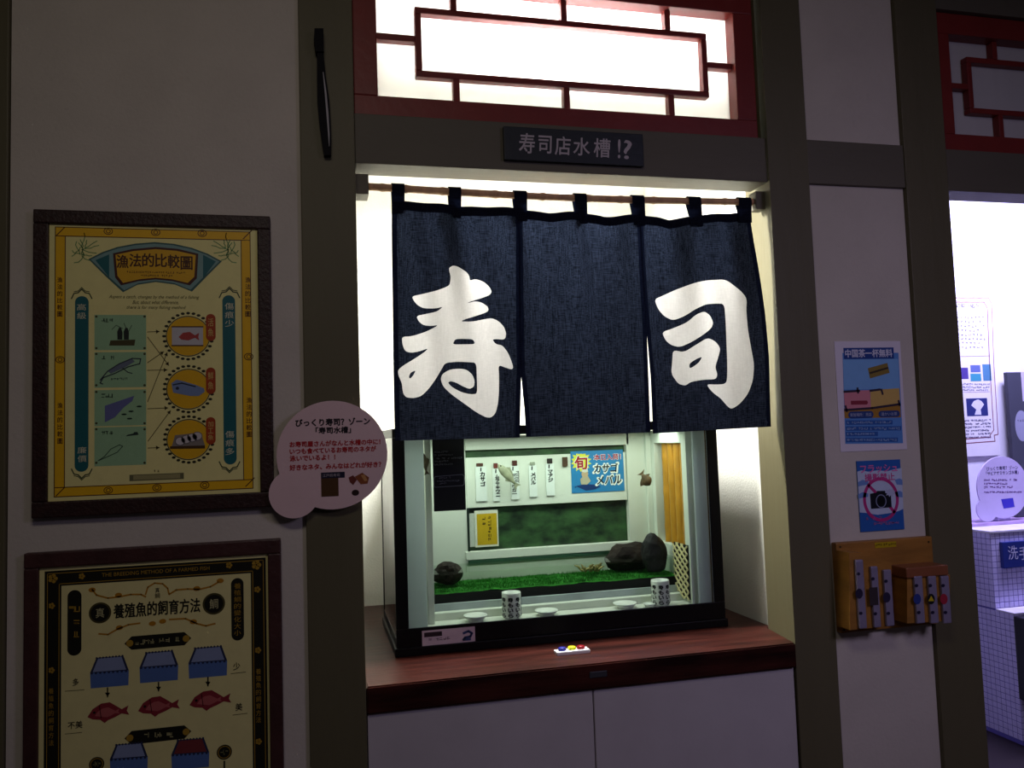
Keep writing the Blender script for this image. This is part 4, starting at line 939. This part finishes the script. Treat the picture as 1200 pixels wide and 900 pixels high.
pt.poly('print', [q5(*v) for v in ((90, 545), (513, 500), (518, 605), (95, 612))], 'a8792c', 1)
pt.poly('print', [q5(*v) for v in ((268, 235), (415, 195), (432, 270), (285, 312))], '8a7434', 3); pt.poly('print', [q5(*v) for v in ((280, 265), (420, 225), (423, 238), (283, 280))], '3c3020', 4)
for q in (((90, 412), (205, 405)), ((190, 385), (195, 420)), ((285, 405), (360, 395)), ((95, 550), (300, 535)), ((300, 535), (510, 505)), ((100, 520), (110, 560)), ((500, 480), (508, 515)), ((370, 395), (380, 430))): pt.line('print', [q5(*v) for v in q], 2.2, '33263a', 4)
pt.poly('print', [q5(*v) for v in ((140, 480), (262, 478), (270, 495), (262, 508), (142, 510))], '8c2a3c', 3)
pt.caps('print', *q5(120, 562), *q5(312, 608), '26407e', 4); pt.caps('print', *q5(348, 557), *q5(510, 600), '26407e', 4); pt.text('print_lettering', '実施場所：売店', *q5(215, 585), 25, 3.6, 'b4b8d0', 5); pt.text('print_lettering', '温かいお茶', *q5(428, 579), 19, 3.4, 'b4b8d0', 5)
for i, (yy, xe) in enumerate(((645, 455), (690, 520), (732, 345), (776, 495))):
    pt.poly('print', [q5(*v) for v in ((103, yy-17), (xe, yy-19), (xe, yy+13), (105, yy+16))], '2c5da8', 2); pt.scrib('print_lettering', *q5(112, yy), *q5(xe-8, yy-2), 3, '9fb8dc', 3, 100+i, .9)
pt.done()
fn, pf = sheet('no_flash_sign', 'blue and white sign forbidding flash photography with crossed camera', 1003.8, 540.5, 1060, 620, mat('sign_blue', '2b62b4', .35, .05, 10), .004)
def q7(x, y): return (995+x/9, 530+y/9)
pf.poly('wave', [q7(*v) for v in ((84, 205), (130, 190), (200, 205), (300, 190), (400, 200), (470, 180), (552, 165), (572, 595), (520, 620), (440, 640), (300, 660), (180, 640), (112, 635))], 'c4cfe8', 1)
for ya in (290, 420): pf.poly('wave', [q7(*v) for v in ((92, ya+25), (140, ya), (200, ya+15), (200, ya+50), (140, ya+60), (96, ya+70))], '6f92d0', 2); pf.poly('wave', [q7(*v) for v in ((480, ya), (530, ya-15), (560, ya), (563, ya+55), (500, ya+50))], '6f92d0', 2)
pf.text('lettering', 'フラッシュ', *q7(312, 172), 43.5, 7.8, 'e070b0', 3, .03); pf.text('lettering', '撮影禁止', *q7(322, 262), 35, 7.6, 'c8408c', 3, .02)
pf.poly('camera_icon', [q7(*v) for v in ((218, 437), (285, 425), (292, 408), (375, 405), (385, 430), (438, 440), (448, 580), (230, 597))], '121420', 3)
pf.ell('camera_icon', *q7(335, 515), 6.2, 6.8, '8d94b4', 4, 24, .9); pf.ell('camera_icon', *q7(335, 515), 3.6, 4, '05060c', 4, 20)
st = [q7(430+(58 if i % 2 else 36)*math.cos(i*math.pi/9), 425+(46 if i % 2 else 30)*math.sin(i*math.pi/9)) for i in range(18)]; pf.poly('camera_icon', st, 'b8bedc', 5)
pf.ell('ban_ring', *q7(335, 497), 21, 22.5, 'b8307c', 2, 48, 3.4); pf.line('ban_ring', [q7(205, 350), q7(285, 430)], 3.2, 'b8307c', 2); pf.line('ban_ring', [q7(430, 575), q7(475, 630)], 3.2, 'b8307c', 2)
pf.scrib('lettering', *q7(180, 705), *q7(350, 690), 4, 'a864a8', 3, 7, .9); pf.scrib('lettering', *q7(260, 755), *q7(520, 745), 4, 'b070b0', 3, 8, .9); pf.done()

OAK = mat('orange_wood', '9a6a2c', .45, .2, 6, .1, 40, (1, 1, 5))
YBd = -.008
a = at(979.5, 636.5, YBd); b = at(1099, 731, YBd)
wb = thing('touch_panel', 'orange wooden wall panel with two blocks of grey bars', 'panel', ((a.x+b.x)/2, YP, b.z))
box('backboard', a.x, b.x, YBd, YP-.0004, b.z, a.z, OAK, wb, .004)
for q in ((984.5, 641), (1088, 635), (989, 738)): c = at(*q, YBd); MB().prism([(c.x+.0035*math.cos(t*.785), c.z+.0035*math.sin(t*.785)) for t in range(8)], YBd-.0015, YBd-.0002).obj('screw', ink('3a2a14'), wb)
def q8(x, y): return (960+x/6.43, 620+y/6.43)
c = at(*q8(497, 118), YBd); yl = box('yellow_label', c.x-.040, c.x+.042, YBd-.0012, YBd-.0002, c.z-.009, c.z+.009, ink('b89c14'), wb, 0)
pw = Print(YBd-.0012, wb); pw.scrib('label_lettering', *q8(420, 120), *q8(580, 112), 3, '6a5a10', 1, 5, 1); pw.done()
Yb1 = YBd-.066
def W8(x, y, Yy): q = at(*q8(x, y), Yy); return (q.x, q.z)
MB().prism([W8(232, 762, Yb1), W8(548, 730, Yb1), W8(545, 255, Yb1), W8(330, 180, Yb1), W8(226, 178, Yb1)], Yb1, YBd-.0003).obj('left_block', OAK, wb)
BAR = mat('grey_bar', '8f86a0', .35, .05, 20, metal=.2)
def bar(x0, x1, yt, yb, Yf, mid, tri=None, gap=False):
    p0 = W8(x0+5, yt, Yf); p1 = W8(x1+5, yb, Yf)
    o_ = box('bar', p0[0], p1[0], Yf-.012, Yf-.0003, p1[1], p0[1], BAR, wb, .004); pp = Print(Yf-.012, o_); cx = (x0+x1)/2
    pp.ell('stud', *q8(cx-2, yt+(yb-yt)*.21), 2.2, 1.7, '24203a', 1, 10); pp.ell('stud', *q8(cx+16, yt+(yb-yt)*.79), 2.2, 1.7, '24203a', 1, 10)
    m_ = q8(cx+4, yt+(yb-yt)*.5)
    if gap: pp.rect('dark_band', m_[0]-5.6, m_[1]-10, m_[0]+5.6, m_[1]+10, '3a3036', 1)
    elif mid: pp.ell('symbol', m_[0], m_[1], 4.4, 5.2, mid, 1, 20)
    if tri: pp.poly('symbol', [(m_[0], m_[1]-4), (m_[0]+3.4, m_[1]+2.4), (m_[0]-3.4, m_[1]+2.4)], tri, 2)
    pp.done()
bar(252, 340, 230, 742, Yb1, '2a2440'); bar(366, 446, 280, 733, Yb1, None, None, True); bar(462, 546, 305, 723, Yb1, '2a2440')
Yb2 = YBd-.070
MB().prism([W8(662, 712, Yb2), W8(985, 690, Yb2), W8(985, 345, Yb2), W8(662, 345, Yb2)], Yb2, YBd-.0003).obj('right_block', OAK, wb)
p0 = W8(640, 292, Yb2); p1 = W8(952, 344, Yb2); box('top_rail', p0[0], p1[0]+.004, Yb2-.010, YBd-.0003, p1[1]+.0005, p0[1], mat('red_wood', '8a5236', .35, .15, 8), wb, .004)
for i, (x0, x1, c_, t_) in enumerate(((692, 776, '2c3c86', None), (797, 880, '1a1a1c', 'c8b020'), (893, 976, 'a0283c', None))): bar(x0, x1, 352, 702, Yb2, c_, t_)

# ------------------------------------------------------------------ side room on the right
SX = 3.279
VWALL = mat('side_room_plaster', 'd8d8e2', .9, .04, 5)
sbox('wall_side_room', 'bright white wall of the violet lit side room', 'wall', 1.64, 5.6, 1.40, 1.46, FL, CE-.001, m=VWALL, bev=0)
sbox('wall_side_room_end', 'far end wall of the violet lit side room', 'wall', 5.6, 5.66, .14, 1.46, FL, CE-.001, m=VWALL, bev=0)
TILE = mat('violet_white_tile', 'c6c0ea', .3, .06, 30); GROUT = mat('tile_grout', '5e56a4', .8)
tlb = thing('tiled_counter', 'small-tiled wash basin counter in the violet side room', 'counter', (SX+.6, 1.1, FL))
zu, zl2 = EYE-.553, EYE-.93; yu, yl2 = 1.06, .948
box('upper_body', SX, 4.9, yu, 1.399, zl2, zu, GROUT, tlb, 0); box('lower_body', SX, 4.9, yl2, 1.399, FL+.001, zl2-.0005, GROUT, tlb, 0)
tl = MB(); ts_ = .0285; g_ = .0028; pr_ = .0018
def tile_field(axis, fixed, a0, a1, b0, b1):
    na = int((a1-a0)/ts_); nb_ = int((b1-b0)/ts_)
    for i in range(na):
        for j in range(nb_):
            u0, u1 = a0+i*ts_+g_/2, a0+(i+1)*ts_-g_/2; w0, w1 = b1-(j+1)*ts_+g_/2, b1-j*ts_-g_/2; e_ = .0012
            P = [(u0, 0, w0), (u1, 0, w0), (u1, 0, w1), (u0, 0, w1), (u0+e_, pr_, w0+e_), (u1-e_, pr_, w0+e_), (u1-e_, pr_, w1-e_), (u0+e_, pr_, w1-e_)]
            F_ = [[4, 5, 6, 7], [0, 1, 5, 4], [1, 2, 6, 5], [2, 3, 7, 6], [3, 0, 4, 7]]
            if axis == 'y': V_ = [(p_[0], fixed-p_[1], p_[2]) for p_ in P]
            else: V_ = [(fixed-p_[1], p_[0], p_[2]) for p_ in P]; F_ = [q[::-1] for q in F_]
            tl.add(V_, F_)
tile_field('x', SX, yu, 1.399, zl2, zu); tile_field('x', SX, yl2, 1.399, FL+.002, zl2); tile_field('y', yu, SX, 3.9, zl2, zu); tile_field('y', yl2, SX, 3.9, FL+.002, zl2)
t_ = tl.obj('tiles', TILE, tlb); t_['kind'] = 'stuff'
box('top_slab', SX-.006, 4.9, yu-.006, 1.399, zu+.0003, zu+.012, mat('white_slab', 'd8d4e4', .4), tlb, .002); box('ledge_slab', SX-.003, 4.9, yl2-.004, yu-.0065, zl2, zl2+.008, mat('white_slab', 'd8d4e4', .4), tlb, .002)
# shelf above the counter
zsh = Z(1170, 611.2, 1.25)
box('shelf_board', 2.9, 4.9, 1.24, 1.399, zu+.0125, zsh, mat('violet_shelf', 'b49ac8', .5), tlb, .003)
# blue hand-washing sign
a = at(1172.5, 635.5, yu-.012); b = at(1198, 664, yu-.012)
hs = thing('wash_sign', 'dark blue sign reading hand wash on the tiled counter', 'sign', (a.x+.12, yu, b.z))
box('board', a.x, a.x+.26, yu-.022, yu-.0022, b.z, a.z, mat('sign_navy', '22327e', .4, .08, 20), hs, .003)
ph = Print(yu-.022, hs); ph.text('lettering', '洗', 1187, 647.5, 11.5, 13.5, 'c8c8e4', 1); ph.text('lettering', '手', 1199.5, 648, 10.5, 13, 'c8c8e4', 1); ph.done()
# black box below
dbz = at(1190, 828, yl2-.08)
db = thing('hand_dryer', 'black box unit with silver trim on the tiled counter front', 'dryer', (SX+.2, yl2-.06, dbz.z))
box('body', SX-.01, SX+.45, yl2-.13, yl2-.0025, dbz.z, zl2-.005, mat('dryer_black', '101018', .3, .1, 20), db, .008)
box('trim', SX-.002, SX+.44, yl2-.137, yl2-.1305, dbz.z+.004, dbz.z+.018, mat('silver', '8a8a98', .3, metal=.8), db, .002)
# framed information poster on the wall
YI = 1.385
a = at(1080, 346, YI); b = at(1172, 532, YI)
ip = thing('information_poster', 'white information poster with thin dark red border and small pictures', 'poster', ((a.x+b.x)/2, YI, b.z))
box('board', a.x, b.x, YI, 1.3995, b.z-.008, a.z, mat('poster_white', 'd4d2d8', .5, .02, 10), ip, .002)
pi_ = Print(YI, ip)
MAR = '7a3a50'
for k in (0, 5):
    pi_.line('border', [(1085, 349+k), (1158-k, 349+k), (1162-k, 356+k), (1164.5-k, 425), (1169.5-k, 509-k), (1165-k, 510), (1166-k, 517-k), (1085, 523-k*.9)], .8, MAR, 1)
pi_.text('heading', 'の取り組み', 1134, 358, 26, 4.6, '5a5a86', 2)
for i in range(8): pi_.scrib('lettering', 1112, 371.5+i*5.0, 1158-(i*7 % 11), 372.5+i*5.0, 2.6, '8a8a9c', 2, 200+i, 1.6)
for xa, ya, xb, yb, c_ in ((1122, 431, 1135, 444, '4a3c86'), (1137, 428, 1149, 436, '5a68a0'), (1137, 438, 1150, 446.5, '3c8aa0'), (1151, 427, 1162, 446, '4a7a9c'), (1132, 467, 1158, 487, '28306a')): pi_.rect('picture', xa, ya, xb, yb, c_, 1)
cor = [(1142, 486), (1144, 480), (1138, 475), (1141, 470), (1146, 468), (1150, 470), (1153, 474), (1149, 480), (1150, 486)]; pi_.poly('picture', cor, 'c8c8dc', 2)
for i in range(3): pi_.scrib('lettering', 1124, 450+i*3.4, 1160, 450.5+i*3.4, 2.2, '6a6a88', 2, 220+i, .9)
for i in range(6): pi_.scrib('lettering', 1128, 493+i*4, 1161, 492+i*4, 2.4, '55557c', 2, 230+i, .8)
for yy in (418, 460): pi_.line('border', [(1112, yy), (1160, yy-1)], .4, '9a8a98', 1)
pi_.done()
# second bubble sign on the shelf
rs2, pv2 = bubble('round_sign', 'round lilac speech sign standing on the shelf of the side room', 1.25, .008, (1175.5, 571), 30, (1157, 597), 12, mat('lilac_board', 'bdb2d8', .4, .03, 10), None)
box('stand', X(1165, 600, 1.28), X(1180, 600, 1.28), 1.2585, 1.31, zsh+.0005, zsh+.09, mat('lilac_stand', 'a89cc8', .5), rs2, .002)
pv2.text('heading', 'びっくり寿司？ゾーン', 1174.5, 548.5, 37, 3.8, '2c2458', 1, .01); pv2.text('heading', '「サビアザミサンゴ水槽」', 1174.5, 554, 38, 3.6, '2c2458', 1, .01)
for i, (yy, xe) in enumerate(((562.5, 1192), (567, 1181), (571, 1187), (577, 1198))): pv2.scrib('lettering', 1153, yy, xe, yy-.3, 2.6, '5a2c78', 1, 240+i, .85)
pv2.poly('picture', [(1173, 585), (1187, 583.5), (1189, 594), (1176, 596)], '3c34b0', 1); pv2.done()
# dark notice board standing at the edge
dn = thing('notice_stand', 'tall dark grey display panel with round label in the side room', 'notice', (X(1195, 560, 1.345), 1.345, zsh))
x0 = X(1186, 520, 1.345); box('board', x0, x0+.36, 1.345, 1.37, zsh+.001, Z(1190, 436, 1.345), mat('panel_grey', '3c3e4c', .5, .05, 10), dn, .004)
pd = Print(1.345, dn); pd.ell('round_label', 1197.5, 499, 8, 15, '8a8ca4', 1, 24); pd.scrib('round_label', 1192, 493, 1200, 493, 2.4, '3a3c50', 2, 3); pd.rect('sheet', 1196, 436, 1210, 470, 'b4aec0', 1); pd.done()
